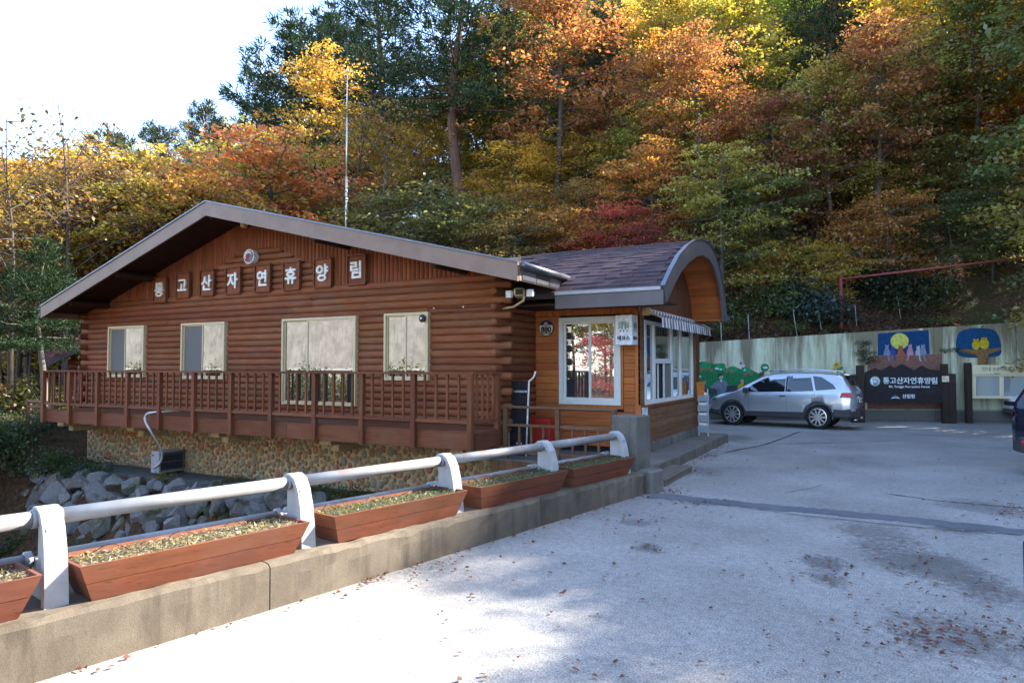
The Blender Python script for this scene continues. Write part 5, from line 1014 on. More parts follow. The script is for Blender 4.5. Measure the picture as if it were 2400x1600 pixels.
# ------------------------------------------------------------------ plants
def cross_n(a, b): return np.cross(a, b)
def gen_tree(seed, H, Rc, c0, nl, sp, lps, leaf, up=.45, flat=.35, trunk_r=.13, lean=.04, sprad=.62, mat='leaf', bark='bark', top_round=1.0):
    """tapered trunk, limbs and sprays of leaves; returns trunk mesh, crown mesh"""
    r = np.random.default_rng(seed); m = MB(); ph = r.random() * 6; pts = []
    for k in range(8): f = k / 7; pts.append((lean * H * f * math.cos(ph) + .02 * H * math.sin(f * 5 + ph) * f, lean * H * f * math.sin(ph) + .02 * H * math.cos(f * 4 + ph) * f, H * .93 * f))
    m.tube(pts, [trunk_r * (1 - .88 * (k / 7)) for k in range(8)], 7); TP = np.array(pts); C = []; 
    def tp(f): return np.array([np.interp(f * .93 * H, TP[:, 2], TP[:, i]) for i in range(3)])
    for i in range(nl):
        f = c0 + (1 - c0) * ((i + r.random()) / nl) ** .9 * .98; b = tp(f); az = i * 2.4 + r.normal() * .5; t = (f - c0) / (1 - c0)
        ln = Rc * (math.sin(math.pi * min(1, .18 + .82 * t * top_round)) ** .6) * r.uniform(.7, 1.15) + .3; el = up * (.5 + t) + r.normal() * .15
        d = np.array([math.cos(az) * math.cos(el), math.sin(az) * math.cos(el), math.sin(el)]); tip = b + d * ln; mid = b + d * ln * .5 + np.array([0, 0, .06 * ln])
        m.tube([b, mid, tip], [trunk_r * .34 * (1 - .6 * t), trunk_r * .2 * (1 - .5 * t), .012], 4, cap=False)
        for j in range(sp):
            q = .35 + .68 * (j + r.random()) / sp; p = b + d * ln * q; side = np.array([-math.sin(az), math.cos(az), 0]) * r.normal() * ln * .3; e = p + side + np.array([0, 0, r.normal() * .25]); C.append((e, sprad * r.uniform(.65, 1.2)))
            if r.random() < .5: m.tube([p, e], [.022, .008], 3, cap=False)
    Cs = np.array([c[0] for c in C]); rad = np.array([c[1] for c in C]); n = len(C) * lps; idx = np.repeat(np.arange(len(C)), lps); v = r.normal(size=(n, 3)) * .55; v[:, 2] *= flat
    P = Cs[idx] + v * rad[idx][:, None]; P[:, 2] -= (v[:, 0] ** 2 + v[:, 1] ** 2) * .18 * rad[idx]
    ax = r.normal(size=(n, 3)); ax[:, 2] *= .5; ax[:, 2] -= .2; ax /= np.linalg.norm(ax, axis=1, keepdims=True); nn = r.normal(size=(n, 3)) * .55 + np.array([0, 0, 1]); L = leaf * (.65 + .7 * r.random(n)); V, Q = leaf_quads(P, ax, nn / np.linalg.norm(nn, axis=1, keepdims=True), L, L * .62)
    lv = np.clip(.5 + .22 * r.normal(size=n) + (r.random(len(C))[idx] - .5) * .5, 0, 1)
    return m.mesh('trunk', M[bark], True), np_mesh('crown', V, Q, M[mat], lv)
def gen_pine(seed, H, Rc, c0, nw, tuft=26, bl=.34, trunk_r=.24, per=5, droop=-.1, cone=.0, bark='pbark', step=.5, bw=.05):
    r = np.random.default_rng(seed); m = MB(); pts = [(.015 * H * math.sin(k * .8 + seed), .015 * H * math.cos(k * .7 + seed), H * k / 9) for k in range(10)]; m.tube(pts, [trunk_r * (1 - .9 * (k / 9) ** 1.2) for k in range(10)], 9); T = []; D = []
    TP = np.array(pts)
    for i in range(nw):
        f = c0 + (1 - c0) * (i + .3 * r.random()) / nw; b = np.array([np.interp(f * H, TP[:, 2], TP[:, q]) for q in range(3)]); t = (f - c0) / (1 - c0)
        for k in range(per):
            az = k * 2 * math.pi / per + r.random() * 1.2 + i; ln = Rc * ((1 - t) ** (.55 if not cone else .95) * r.uniform(.6, 1.1) + .05); el = droop + .75 * t + r.normal() * .12
            d = np.array([math.cos(az) * math.cos(el), math.sin(az) * math.cos(el), math.sin(el)]); sag = np.array([0, 0, 1.0]) * ln * .10
            m.tube([b, b + d * ln * .5 - sag * .4, b + d * ln + sag], [trunk_r * .22 * (1 - t * .7), trunk_r * .13 * (1 - t * .6), .012], 4, cap=False); s = step * .6
            while s < ln:
                q = s / ln; p = b + d * s + sag * (q * q - .4 * math.sin(math.pi * q)); w_ = (.25 + .5 * math.sin(math.pi * min(1, q * .8 + .1))) * ln * .42
                for side in (-1, 0, 1):
                    if side == 0 and q < .5: continue
                    e = p + np.array([-math.sin(az), math.cos(az), 0]) * side * w_ * r.uniform(.3, 1) + d * .25 * w_ + np.array([0, 0, r.normal() * .05]); T.append(e); D.append(d + np.array([-math.sin(az), math.cos(az), 0]) * side * .8 + np.array([0, 0, .35]))
                s += step * r.uniform(.7, 1.2)
    T.append(np.array([*TP[-1][:2], H])); D.append(np.array([0, 0, 1.])); T = np.array(T); D = np.array(D); D /= np.linalg.norm(D, axis=1, keepdims=True); n = len(T) * tuft; idx = np.repeat(np.arange(len(T)), tuft)
    ax = D[idx] * .75 + r.normal(size=(n, 3)) * .62; ax[:, 2] += .18; ax /= np.linalg.norm(ax, axis=1, keepdims=True); L = bl * (.6 + .6 * r.random(n)); P = T[idx] + ax * (L * .5)[:, None] + r.normal(size=(n, 3)) * .10; nn = r.normal(size=(n, 3)); V, Q = leaf_quads(P, ax, nn / np.linalg.norm(nn, axis=1, keepdims=True), L, np.full(n, bw), .02)
    return m.mesh('trunk', M[bark], True), np_mesh('crown', V, Q, M['needle'], np.clip(.45 + .25 * r.normal(size=n), 0, 1))
def gen_bush(seed, H, Rc, n, leaf, flat=.8, mat='leaf', ns=7):
    r = np.random.default_rng(seed); m = MB(); C = []
    for k in range(ns * 3):
        a = r.random() * 6.28; rr = Rc * math.sqrt(r.random()); z = H * r.uniform(.25, .95) * (1 - .45 * (rr / Rc) ** 2); C.append((rr * math.cos(a), rr * math.sin(a), z))
        if k < ns: m.tube([(0, 0, -.15), (rr * .4 * math.cos(a), rr * .4 * math.sin(a), z * .5), C[-1]], [.03, .018, .006], 4, cap=False)
    C = np.array(C); idx = r.integers(0, len(C), n); v = r.normal(size=(n, 3)) * np.array([.26, .26, .2 * flat]) * Rc; P = C[idx] + v; P[:, 2] = np.maximum(P[:, 2], .03); ax = r.normal(size=(n, 3)); ax /= np.linalg.norm(ax, axis=1, keepdims=True); nn = r.normal(size=(n, 3)) * .6 + np.array([0, 0, 1]); L = leaf * (.6 + .8 * r.random(n))
    V, Q = leaf_quads(P, ax, nn / np.linalg.norm(nn, axis=1, keepdims=True), L, L * .55); return m.mesh('stems', M['bark'], True), np_mesh('foliage', V, Q, M[mat], np.clip(.5 + .25 * r.normal(size=n), 0, 1))
DEC = [gen_tree(1, 10, 3.0, .25, 30, 6, 62, .145), gen_tree(2, 12, 3.3, .28, 32, 6, 62, .15, up=.5), gen_tree(3, 8, 2.9, .2, 28, 6, 62, .135, up=.3, flat=.22), gen_tree(4, 11, 2.7, .36, 28, 6, 60, .155, up=.6, trunk_r=.16), gen_tree(5, 6, 2.6, .15, 24, 6, 60, .12, up=.22, flat=.18, trunk_r=.07, sprad=.7), gen_tree(6, 9.5, 3.2, .26, 30, 5, 66, .145, up=.4, lean=.1)]
SPR = [gen_tree(11, 10, 3.4, .25, 26, 3, 12, .15, up=.55, flat=.8, sprad=.8, trunk_r=.12, bark='bark'), gen_tree(12, 9, 3.0, .3, 24, 3, 15, .15, up=.6, flat=.8, sprad=.7, trunk_r=.1)]
PIN = [gen_pine(21, 14, 3.6, .42, 11), gen_pine(22, 12, 3.2, .3, 12, trunk_r=.2), gen_pine(23, 16, 4.2, .48, 12, trunk_r=.27)]
FIR = gen_pine(31, 7.4, 2.3, .46, 8, tuft=26, bl=.15, trunk_r=.115, per=7, droop=-.2, cone=1, bark='gbark', step=.2, bw=.026)
HDEC, HSPR, HPIN = [10, 12, 8, 11, 6, 9.5], [10, 9], [14, 12, 16]
BSH = [gen_bush(41, 1.5, 1.2, 900, .16), gen_bush(42, 1.0, 1.1, 800, .13), gen_bush(43, 2.2, 1.3, 1200, .17, 1.0), gen_bush(44, .5, .8, 500, .1)]
def tree(proto, X, Y, sc, color, label=None, name='tree', cat='tree', group=None, rz=None, zoff=-.15, wide=1.0, z=None):
    e = bpy.data.objects.new(name, None); COL.objects.link(e); e.location = (X, Y, (hz(X, Y) if z is None else z) + zoff); e.rotation_euler = (0, 0, random.uniform(0, 6.28) if rz is None else rz); e.scale = (sc * wide, sc * wide, sc); tag(e, label, cat, group); e['group'] = group or 'tree'
    if not group: del e['group']
    tr = link('trunk' if cat == 'tree' else 'stems', proto[0], e); link('crown' if cat == 'tree' else 'foliage', proto[1], e, color=color); return e
GOLD, ORANGE, RUST, OLIVE, GREEN, RED, YGREEN, BROWN, DGREEN, BLUEG = (.48, .31, .06), (.46, .225, .055), (.35, .17, .065), (.32, .27, .06), (.13, .165, .05), (.5, .11, .06), (.34, .31, .065), (.36, .22, .1), (.045, .08, .035), (.06, .095, .08)
CN = {GOLD: 'golden yellow', ORANGE: 'orange', RUST: 'rusty brown', OLIVE: 'olive green', GREEN: 'green', RED: 'red', YGREEN: 'yellow-green', BROWN: 'dull brown'}
def spot(u, d, v=None): X, Y = cw((u - 1200) / F * d, d); return X, Y
def by_top(u, d, vtop): p = at_d(u, vtop, d); return p.z
def hero(proto, h0, u, d, vtop, color, label, name, group=None, wide=1.0, zb=None):
    X, Y = spot(u, d); zg = hz(X, Y) if zb is None else zb; sc = max(.3, (by_top(u, d, vtop) - zg) / h0); return tree(proto, X, Y, sc, color, label, name, 'tree', group, wide=wide / sc * min(sc, 1.6), zoff=-.1, z=zg)
PG = (.04, .065, .035)
hero(PIN[2], 16, 1072, 37, -130, PG, 'tall red-barked pine with layered dark needles behind the lodge roof', 'pine_tree', wide=1.25)
hero(PIN[1], 12, 700, 56, 42, PG, 'big dark pine on the skyline left of the mast', 'pine_tree', 'pines along the skyline', 1.35)
hero(PIN[0], 14, 620, 60, 185, (.06, .08, .04), 'pine with wide low boughs at the left end of the skyline pines', 'pine_tree', 'pines along the skyline', 1.3)
hero(PIN[1], 12, 790, 58, 25, PG, 'dark pine just behind the top of the mast', 'pine_tree', 'pines along the skyline', 1.3)
hero(PIN[0], 14, 880, 52, -40, PG, 'dense pine between the mast and the tall red-barked pine', 'pine_tree', 'pines along the skyline', 1.3)
hero(PIN[1], 12, 1190, 52, -60, PG, 'dark pine behind the red maple at the top of the hill', 'pine_tree', 'pines along the skyline')
hero(PIN[1], 12, 240, 62, 300, (.08, .1, .05), 'pale green pine rising over the low ridge at left', 'pine_tree', 'pines along the low ridge', 1.2)
hero(PIN[0], 14, 365, 75, 298, (.06, .08, .045), 'small dark pine in the dip of the skyline', 'pine_tree', 'pines along the low ridge', 1.2)
hero(PIN[1], 12, 480, 70, 245, (.07, .08, .04), 'small pine standing above the orange trees left of the big pines', 'pine_tree', 'pines along the low ridge', 1.2)
hero(SPR[0], 10, 155, 26, 262, (.13, .085, .035), 'tall thin tree with sparse brown leaves against the sky at left', 'bare_tree')
hero(SPR[1], 9, 30, 24, 300, (.14, .1, .03), 'thin half-bare tree at the left edge', 'bare_tree')
hero(SPR[1], 9, 895, 33, 225, (.2, .14, .03), 'bare branching tree behind the roof right of the mast', 'bare_tree')
hero(SPR[0], 10, 830, 36, 235, (.2, .15, .03), 'half-bare yellow tree behind the mast', 'bare_tree', wide=1.1)
X_, Y_ = at_z(98, 1022, -.1).x, at_z(98, 1022, -.1).y
e = tree(FIR, *spot(96, 22.0), 1, (.024, .05, .02), 'young dark green fir with bare lower trunk left of the balcony', 'fir_tree'); e.scale = (1.0, 1.0, (by_top(96, 22.0, 560) - e.location.z) / 7.4)
for k, (u, d, vt) in enumerate([(38, 27, 420), (70, 28, 430), (105, 29, 400), (0, 25, 350)]): hero(SPR[k % 2], [10, 9][k % 2], u, d, vt, (.2, .15, .03), ['slim tree just left of the young fir trunk', 'slim tree directly behind the young fir', 'slim tree right behind the fir, nearest the lodge', 'slim pale tree at the left edge of the grove'][k], 'grove_tree', 'slim trees behind the fir')
for (u, d, vt, col, lab, q, wd) in [
    (1300, 35, -60, RUST, 'rusty red oak beside the tall pine at the top of the picture', 3, 1.1), (640, 36, 315, (.62, .24, .09), 'bright orange-red maple above the roof ridge', 2, 1.3), (430, 34, 400, (.56, .2, .05), 'deep orange maple left of the roof peak', 2, 1.35), (560, 38, 300, YGREEN, 'yellow-green tree behind the orange-red maple', 0, 1.2),
    (760, 44, 140, GOLD, 'golden crown glowing beside the mast top', 1, 1.0), (320, 40, 345, GOLD, 'golden tree at the foot of the skyline dip', 0, 1.3), (960, 33, 430, (.2, .19, .07), 'pale olive dogwood with flat layered sprays right of the mast', 4, 1.6), (1100, 31, 455, (.17, .17, .05), 'pale layered dogwood below the tall pine', 4, 1.6),
    (1450, 29, 470, RED, 'small red maple above the booth roof', 4, 1.2), (1500, 28, 505, (.36, .09, .06), 'pinkish red shrubby maple just over the booth roof ridge', 4, 1.0), (1330, 29, 480, ORANGE, 'orange shrubby maple above the left part of the booth roof', 4, 1.2), (1200, 29, 500, (.22, .16, .05), 'tawny low tree above the lodge eave', 4, 1.3),
    (1690, 27, 330, YGREEN, 'yellow-green maple with flat tiers above the booth gable', 2, 1.0), (1780, 28, 400, GREEN, 'green low maple above the silver car', 4, 1.2), (2080, 27, 440, ORANGE, 'orange fern-like low tree in front of the dark slope at right', 4, 1.2), (2240, 27, 470, GREEN, 'broad-leaved green tree above the owl painting', 4, 1.3), (2330, 26.5, 380, GREEN, 'tall leafy green tree at the right edge above the wall', 2, 1.1),
    (2055, 29, 60, RUST, 'tall pale trunked oak in the middle of the right slope', 3, 1.0), (1960, 29, 120, OLIVE, 'slender trunked tree left of the tall oak on the right slope', 3, .9), (2300, 30, -40, (.09, .12, .03), 'tall green tree at the upper right corner', 1, 1.0), (1640, 31, 90, RUST, 'rust-coloured oak high above the booth', 1, 1.1), (1850, 30, 200, (.26, .11, .05), 'pinkish brown oak left of the slender trunk', 5, 1.1)]:
    hero(DEC[q], HDEC[q], u, d, vt, col, lab, 'maple_tree' if 'maple' in lab else ('oak_tree' if 'oak' in lab else 'broadleaf_tree'), None, wd)
LAND = [(o.location.copy(), o['label'].split(' with ')[0].split(' above ')[0].split(' beside ')[0].split(' in ')[0].split(' behind ')[0].split(' left ')[0].split(' on ')[0].split(' at ')[0]) for o in bpy.data.objects if o.type == 'EMPTY' and o.get('category') == 'tree' and 'group' not in o]
LAND += [(Vector((-5, 15, 4)), 'booth roof'), (Vector((-13.4, 22, 5)), 'lodge roof'), (Vector((*cw(11, 25), 3)), 'moon painting'), (Vector((*cw(-5.6, 24), 8)), 'mast')]
def near(X, Y):
    la, dd = wc(X, Y); p, nm = min(LAND, key=lambda q: (q[0].x - X) ** 2 + (q[0].y - Y) ** 2); l2, d2 = wc(p.x, p.y); a = la / dd - l2 / d2
    return ('far ' if abs(dd - d2) > 9 else '') + ('behind' if dd > d2 + 2 else 'in front of' if dd < d2 - 2 else 'beside') + (' and right of' if a > .03 else ' and left of' if a < -.03 else '') + ' the ' + nm
# the rest of the wood: every tree its own object
pal = [GOLD, ORANGE, RUST, OLIVE, GREEN, RED, YGREEN, BROWN]; nt_ = 0; made = {}
cell = 4.3; occ = [wc(o.location.x, o.location.y) for o in bpy.data.objects if o.type == 'EMPTY' and o.get('category') == 'tree']
cand = []
for i in range(-26, 17):
    for j in range(5, 34):
        la, dd = i * cell + random.uniform(-1.7, 1.7), j * cell + random.uniform(-1.7, 1.7); cand.append((la, dd))
for la, dd in sorted(cand, key=lambda p: p[1]):
    s = float(foot_dist(np.array([la]), np.array([dd]))[0]); u = 1200 + F * la / dd
    if s < 1.6 or not (-120 < u < 2650) or dd > 125 or any((la - a) ** 2 + (dd - b) ** 2 < 4.5 for a, b in occ) or (abs(u - 1072) * dd / F < 3.6 and dd < 38): continue
    X, Y = cw(la, dd); hcap = hz(X, Y)
    if dd > 62 and u > 900: continue
    if nt_ > 285: break
    if u < 700: wts = [6, 4, 2, 3, 1, .6, 4, 1]
    elif u < 1500: wts = [7, 2.5, 2, 4, 1.5, .3, 4, 1.2]
    else: wts = [3, 2.2, 2.4, 4, 4, .1, 2.5, 2]
    if random.random() < .07 and s > 8: tree(PIN[0], X, Y, random.uniform(.75, .95), PG, 'dark pine scattered among the autumn trees of the hillside', 'pine_tree', 'tree', 'scattered hillside pines'); nt_ += 1; continue
    col = random.choices(pal, wts)[0]; q = random.choice([0, 1, 3, 5, 2] if s > 6 else [2, 4, 4]); c2 = tuple(min(1, x * random.uniform(.8, 1.2)) for x in col)
    zone = 'at the left end of' if u < 600 else 'in the middle of' if u < 1500 else 'on the right part of'
    tree(DEC[q], X, Y, random.uniform(.8, 1.15), c2, '%s %s tree %s' % (['tall', 'tall', 'tiered', 'slim', 'low', 'leaning'][q], CN[col], near(X, Y)), 'hillside_tree', 'tree', 'trees crowding the hillside', wide=random.uniform(1.0, 1.25)); nt_ += 1
for i in range(420):   # low trees and saplings filling the slope
    if nt_ > 415: break
    u = random.uniform(560, 2450); la = 0; a = random.uniform(1.2, 15); r_ = (u - 1200) / F; dd = 24 + a
    for _ in range(4): dd += a - float(foot_dist(np.array([r_ * dd]), np.array([dd]))[0])
    la = r_ * dd; X, Y = cw(la, dd)
    if any((la - p[0]) ** 2 + (dd - p[1]) ** 2 < 3.2 for p in occ) or (abs(u - 1072) * dd / F < 2.2 and dd < 37 and a > 3): continue
    occ.append((la, dd)); col = random.choices(pal, [3, 3, 2, 3, 1, .8, 2, 2] if u < 1600 else [2.5, 2.5, 2, 3, 3, .5, 2, 2])[0]; q = random.choice([4, 4, 2]); tree(DEC[q], X, Y, random.uniform(.45, .85), tuple(x * random.uniform(.75, 1.15) for x in col), ' '.join(('small %s tree %s' % (CN[col], near(X, Y))).split()[:16]), 'young_tree', 'tree', 'young trees filling the slope', wide=random.uniform(1.1, 1.4)); nt_ += 1
for i in range(42):   # the golden wood behind the bare trees at left
    u = -60 + i * 12.5 + random.uniform(-9, 9); d = random.choice([31, 36, 42, 50]) + random.uniform(-2, 2); X, Y = spot(u, d); col = random.choices([GOLD, YGREEN, OLIVE, ORANGE, BROWN], [5, 3, 3, 2, 1])[0]; q = random.choice([0, 2, 5]); g_ = hz(X, Y); vt = random.uniform(350, 520) if u < 300 else random.uniform(330, 430)
    tree(DEC[q], X, Y, max(.4, (by_top(u, d, vt) - g_) / HDEC[q]), tuple(x * random.uniform(.8, 1.1) for x in col), '%s %s left-wood tree %s' % (['bushy', '', 'tiered', '', '', 'leaning'][q], CN[col], near(X, Y).replace(' maple', '').replace('bright ', '')), 'valley_tree', 'tree', 'golden wood at the left', wide=1.15)
# trees right of the frame and on the slope there, which shade the lot
for k in range(150):
    la, dd = random.uniform(15.8, 38), random.uniform(-16, 30)
    if dd > 0 and 1200 + F * la / max(dd, 1) < (2680 if dd < 20 else 2540): continue
    X, Y = cw(la, dd); q = (0, 1, 3, 5)[k % 4]; sc = random.uniform(1.0, 1.3); g_ = hz(X, Y); zt_ = g_ + HDEC[q] * sc; fl_ = zt_ / math.tan(R(SUN_EL)); dl = dd - fl_ * math.cos(R(SUN_AZ + HEAD))
    if dl < 9.0:     # lower trees towards the bridge, where the sun reaches the kerb
        lim = math.tan(R(SUN_EL)) * (la - 1.1 + .8 * (dl - 4)) / math.sin(R(SUN_AZ + HEAD)); sc = min(sc, (lim - g_) / HDEC[q] * random.uniform(.92, 1.0))
        if sc < .35: continue
    cc_ = random.choice([RUST, OLIVE, GREEN, GOLD]); tree(DEC[q], X, Y, sc, cc_, '%s tree on the slope right of the parking area, out beyond the dark car' % {RUST: 'rusty', OLIVE: 'olive', GREEN: 'green', GOLD: 'golden'}[cc_], 'slope_tree', 'tree', 'trees right of the parking area')
# undergrowth on the slope above the wall
k = 0
for i in range(150):
    la = random.uniform(3, 21); u0 = random.uniform(.7, 5.5); a = np.interp(la, FOOT[:, 0], FOOT[:, 1]); dd = a + u0; u = 1200 + F * la / dd
    if u > 2480 or u < 1560 or (abs(u - 1972) < 45 and u0 < 2.6): continue
    X, Y = cw(la, dd); near = u0 < 2.2; col = random.choice([DGREEN, BLUEG, (.03, .05, .03), (.06, .07, .02), (.09, .08, .02), GREEN] if near else [DGREEN, GREEN, (.09, .08, .02), ORANGE, BROWN, GOLD]); q = random.choice([0, 1, 2] if not near else [0, 1, 1])
    hue = 'dark blue-green' if col in (DGREEN, BLUEG, (.03, .05, .03)) else 'autumn coloured' if col in (ORANGE, BROWN, GOLD, (.09, .08, .02)) else 'fresh green'
    tree(BSH[q], X, Y, random.uniform(.7, 1.15), col, '%s bush above the wall, %s the %s' % (hue, 'high up from' if u0 > 3.5 else 'just over' if u0 < 1.6 else 'up from', ['booth side of the garden painting', 'garden painting', 'car roof', 'sunflowers', 'brown name board', 'moon painting', 'gap between moon and owl paintings', 'owl painting', 'notice case'][min(8, max(0, int((u - 1560) / 100)))]), 'bush', 'bush', '%s bushes above the wall' % hue, zoff=-.05); k += 1
for i in range(60):   # low weeds along the wall top
    la = random.uniform(2, 20); a = np.interp(la, FOOT[:, 0], FOOT[:, 1]); X, Y = cw(la, a + random.uniform(.1, .9)); tree(BSH[3], X, Y, random.uniform(.35, .7), random.choice([(.07, .08, .025), (.1, .06, .03), GREEN]), 'low weeds along the top of the painted wall', 'weed_clump', 'weed', 'weeds along the wall top', zoff=0)
for (u, v, s) in [(2026, 825, .5), (2022, 800, .35), (2030, 840, .4), (2215, 815, .25), (2240, 812, .25)]:
    p = onwall(u, v, .06); tree(BSH[3], p.x, p.y, s, (.035, .06, .025), 'trailing weed hanging on the wall beside the moon painting', 'trailing_weed', 'weed', 'weeds hanging on the wall', z=p.z - .15, zoff=0)
# shrubs behind the lodge, on the left bank and in the creek
for i in range(70):
    u = random.uniform(-40, 260); d = random.uniform(17.0, 30); X, Y = spot(u, d)
    if X > -20.7: continue
    col = random.choice([(.05, .07, .02), (.08, .09, .025), (.14, .1, .03), DGREEN, (.07, .06, .02)]); tree(BSH[i % 4 if d > 23 else (3, 1)[i % 2]], X, Y, random.uniform(.45, .95) if d > 23 else random.uniform(.3, .6), col, 'small shrub in the thicket left of the balcony', 'shrub', 'shrub', 'thicket left of the balcony', zoff=-.02)
for i in range(60):
    X = random.uniform(-23, -17.5) if i < 40 else random.uniform(-17, -7); Y = random.uniform(6.5, 10.0); zz = hz(X, Y)
    tree(BSH[3 if i % 3 else 1], X, Y, random.uniform(.4, .9), random.choice([(.05, .08, .02), (.09, .11, .025), (.12, .1, .03)]), 'leafy weeds between the boulders of the creek bank', 'bank_weed', 'weed', 'weeds on the creek bank', zoff=-.02)
for (x, y, s, c) in [(-19.2, 10.0, .8, (.08, .14, .03)), (-17.6, 10.2, .7, (.05, .09, .025)), (-20.6, 9.5, 1.0, (.07, .13, .03)), (-15.2, 10.6, .35, (.2, .2, .03)), (-13.4, 11.1, .35, (.16, .18, .03)), (-10.5, 10.75, .5, (.08, .12, .02)), (-9.5, 10.8, .5, (.07, .11, .02))]:
    tree(BSH[3], x, y, s, c, 'bright green weed on the edge of the ledge below the lodge', 'ledge_weed', 'weed', 'weeds along the ledge', z=ZB - .05 if x > -19.5 else None, zoff=0)
# second cottage far left behind the fir
ct = thing('cottage', 'cottage with dull red roof half hidden behind the lodge at left', 'house'); a, b, c_ = at_d(110, 842, 27), at_d(212, 822, 27), at_d(205, 745, 31)
q0, q1, q2, q3 = at_d(100, 852, 26), at_d(230, 790, 26), at_d(235, 735, 30), at_d(120, 770, 30)
MB().prism([q0, q1, q2, q3], (0, 0, .12)).build('roof', plain('red_shingle', (.14, .05, .06), .8, var=.35, sc=10), ct); MB().prism([q0 + Vector((0, 0, -.2)), q1 + Vector((0, 0, -.2)), q1 + Vector((0, 0, -.003)), q0 + Vector((0, 0, -.003))], FW * .06).build('fascia', M['dgrey'], ct)
for k in range(9): z_ = .9 + k * .2; pa, pb = at_d(150, 900, 27.2), at_d(240, 900, 27.2); link('log', LMX, ct, (pa.x, pa.y, z_), (0, 0, math.atan2(pb.y - pa.y, pb.x - pa.x)), ((pb - pa).length, .105, .105))
wk = thing('wooden_walkway', 'tan wooden walkway with braces left of the balcony', 'walkway'); a, b = at_d(66, 940, 21.5), at_d(128, 945, 20.5)
for k in range(4): MB().tube([a + Vector((0, .0, -.16 * k)), b + Vector((0, 0, -.16 * k))], .06, 4).build('beam', M['fence'], wk)
for f in (.05, .55, .95): p_ = a.lerp(b, f); MB().tube([p_, Vector((p_.x, p_.y, hz(p_.x, p_.y) - .2))], .07, 4).build('post', M['fence'], wk)
# ------------------------------------------------------------------ across the creek, behind the camera: what the windows mirror
ob = thing('far_bank_wall', 'sunlit concrete slope wall across the creek mirrored in the lodge windows', 'wall'); MB().prism([(-75, -10, -.3), (-16, -10, -.3), (-16, -10.8, 9), (-75, -10.8, 9)], (0, -1, 0)).build('face', concrete('bank_concrete', (.38, .36, .33), (.22, .21, .19), .45), ob)
og = thing('far_guardrail', 'steel guard rail in front of the concrete slope across the creek', 'guard rail'); boxo('beam', M['steel'], og, -70, -16, -8.3, -8.22, 1.5, 1.8, .01)
for k in range(14): boxo('post', M['steel'], og, -69 + k * 4, -68.88 + k * 4, -8.2, -8.1, -.2, 1.75, 0)
for k in range(34):
    x = -62 + k * 1.4; tree(BSH[2], x, -6.8 + random.uniform(-.5, .5), random.uniform(.8, 1.12), random.choice([(.09, .13, .03), (.12, .15, .03), (.15, .16, .035)]), 'green hedge shrub across the creek mirrored in the lodge windows', 'hedge_shrub', 'shrub', 'hedge across the creek')
tree(DEC[4], -12.4, -6.2, .62, (.45, .06, .06), 'small crimson maple mirrored in the booth window', 'maple_tree', zoff=-.1, wide=.75)
for k in range(12): tree(DEC[k % 3], -4 - k * 1.6, -15 - random.uniform(0, 5), random.uniform(.8, 1.1), random.choice([OLIVE, YGREEN, GOLD]), 'autumn tree behind the camera mirrored in the booth window', 'mirrored_tree', 'tree', 'trees behind the camera')
# ------------------------------------------------------------------ fallen leaves
n = 1500; U = []
def gnd(u, v, su, sv, m_):
    for _ in range(m_): p_ = at_z(u + random.gauss(0, su), v + random.gauss(0, sv), 0); U.append((p_.x, p_.y, .012, 1 if m_ > 30 else 0))
for _ in range(230): p_ = at_z(random.uniform(1000, 2400), random.uniform(1000, 1600) ** 1.0, 0); U.append((p_.x, p_.y, .012, 0))
for u, v, su, sv, m_ in [(1480, 1220, 45, 5, 22), (1520, 1285, 26, 6, 14), (1640, 1180, 40, 4, 35), (1560, 1150, 25, 6, 45), (1930, 1317, 40, 9, 14), (1940, 1358, 45, 9, 14), (2230, 1490, 120, 25, 160), (2180, 1350, 60, 25, 40), (1620, 1105, 25, 8, 60), (1660, 1070, 20, 6, 40), (2370, 1200, 25, 12, 60), (860, 1365, 20, 6, 30), (1000, 1330, 60, 20, 40)]: gnd(u, v, su, sv, m_)
for _ in range(700): t_ = random.random(); p_ = WA.lerp(WB, t_ * 1.3 - .25) + WN * abs(random.gauss(.0, .28)); U.append((p_.x, p_.y, .02 + random.random() * .05, 1))
for _ in range(90): y = random.uniform(1, 10.3); U.append((kerb_x(y) + abs(random.gauss(0, .1)) + .02, y, .012, 0))
for _ in range(120): U.append((-3.4 + abs(random.gauss(0, .12)), random.uniform(11, 17.8), .014, 1))
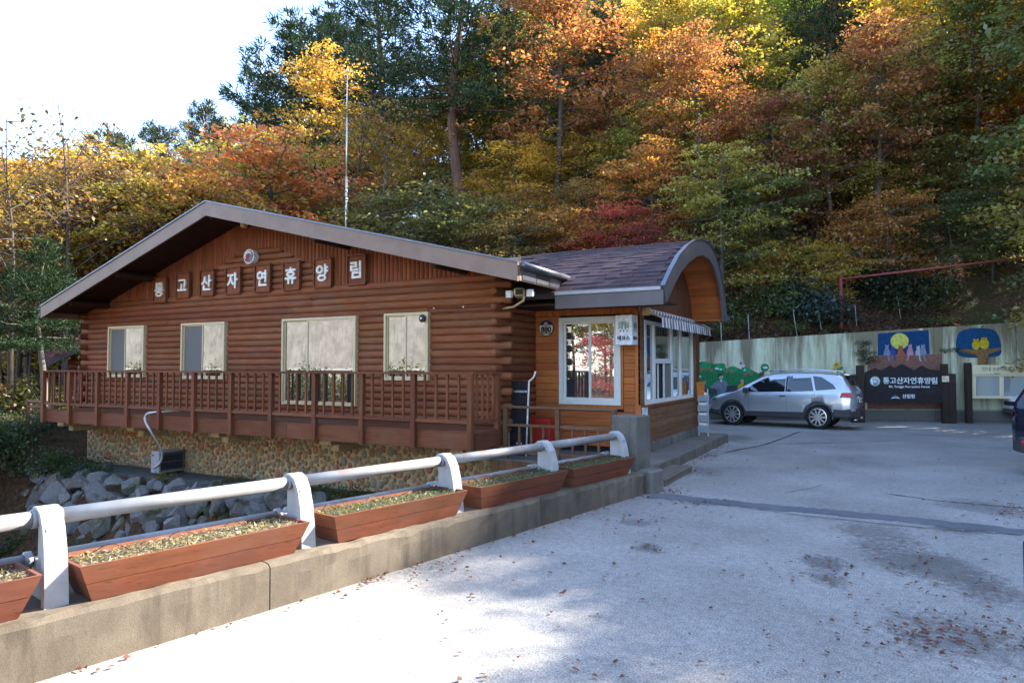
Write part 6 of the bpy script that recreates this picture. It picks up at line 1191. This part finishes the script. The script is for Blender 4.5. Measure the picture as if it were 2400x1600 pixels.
U = np.array(U); k_ = (U[:, 0] > -3.41 + 0 * U[:, 1]) | (U[:, 1] < 10.2) | (U[:, 1] > 18); U = U[k_]; n = len(U); C = U[:, :3] + np.array([0, 0, .006]); ax = rng.normal(size=(n, 3)); ax[:, 2] *= .12; ax /= np.linalg.norm(ax, axis=1, keepdims=True); nn = rng.normal(size=(n, 3)) * .35 + np.array([0, 0, 1]); L = .028 + .034 * rng.random(n); V, Q = leaf_quads(C, ax, nn / np.linalg.norm(nn, axis=1, keepdims=True), L, L * .6, .3)
lo_ = link('fallen_leaves', np_mesh('fallen_leaves', V, Q, M['leaf'], rng.random(n)), color=(.2, .085, .04)); tag(lo_, 'brown fallen leaves scattered over the road and along the wall foot', 'leaves', kind='stuff')
n = 26000; la = rng.uniform(-6, 24, n); a = np.interp(la, FOOT[:, 0], FOOT[:, 1]); dd = a + rng.random(n) ** 1.6 * 16; X = la * cH - dd * sH; Y = la * sH + dd * cH; C = np.stack([X, Y, hgt(X, Y) + .03], 1); ax = rng.normal(size=(n, 3)); ax /= np.linalg.norm(ax, axis=1, keepdims=True); nn = rng.normal(size=(n, 3)) * .5 + np.array([0, -.4, 1]); L = .10 + .1 * rng.random(n); V, Q = leaf_quads(C, ax, nn / np.linalg.norm(nn, axis=1, keepdims=True), L, L * .6, .3)
lo_ = link('leaf_litter', np_mesh('leaf_litter', V, Q, M['leaf'], rng.random(n)), color=(.13, .065, .035)); tag(lo_, 'carpet of brown leaf litter and weeds on the slope', 'leaves', kind='stuff')
# ------------------------------------------------------------------ tell look-alikes apart by their order from the left
from collections import defaultdict
same = defaultdict(list)
for o in bpy.data.objects:
    if o.parent is None and o.get('label'): same[o['label']].append(o)
for lab, os_ in same.items():
    if not 2 <= len(os_) <= 7: continue
    def uu(o): la, dd = wc(o.location.x, o.location.y); return la / max(dd, .5)
    os_.sort(key=uu); n_ = len(os_); nm_ = ['leftmost'] + ['%s from left' % w_ for w_ in ('second', 'third', 'fourth', 'fifth', 'sixth')][:n_ - 2] + ['rightmost']
    for o, w_ in zip(os_, nm_):
        if len((lab + w_).split()) <= 15: o['label'] = lab + ', ' + w_
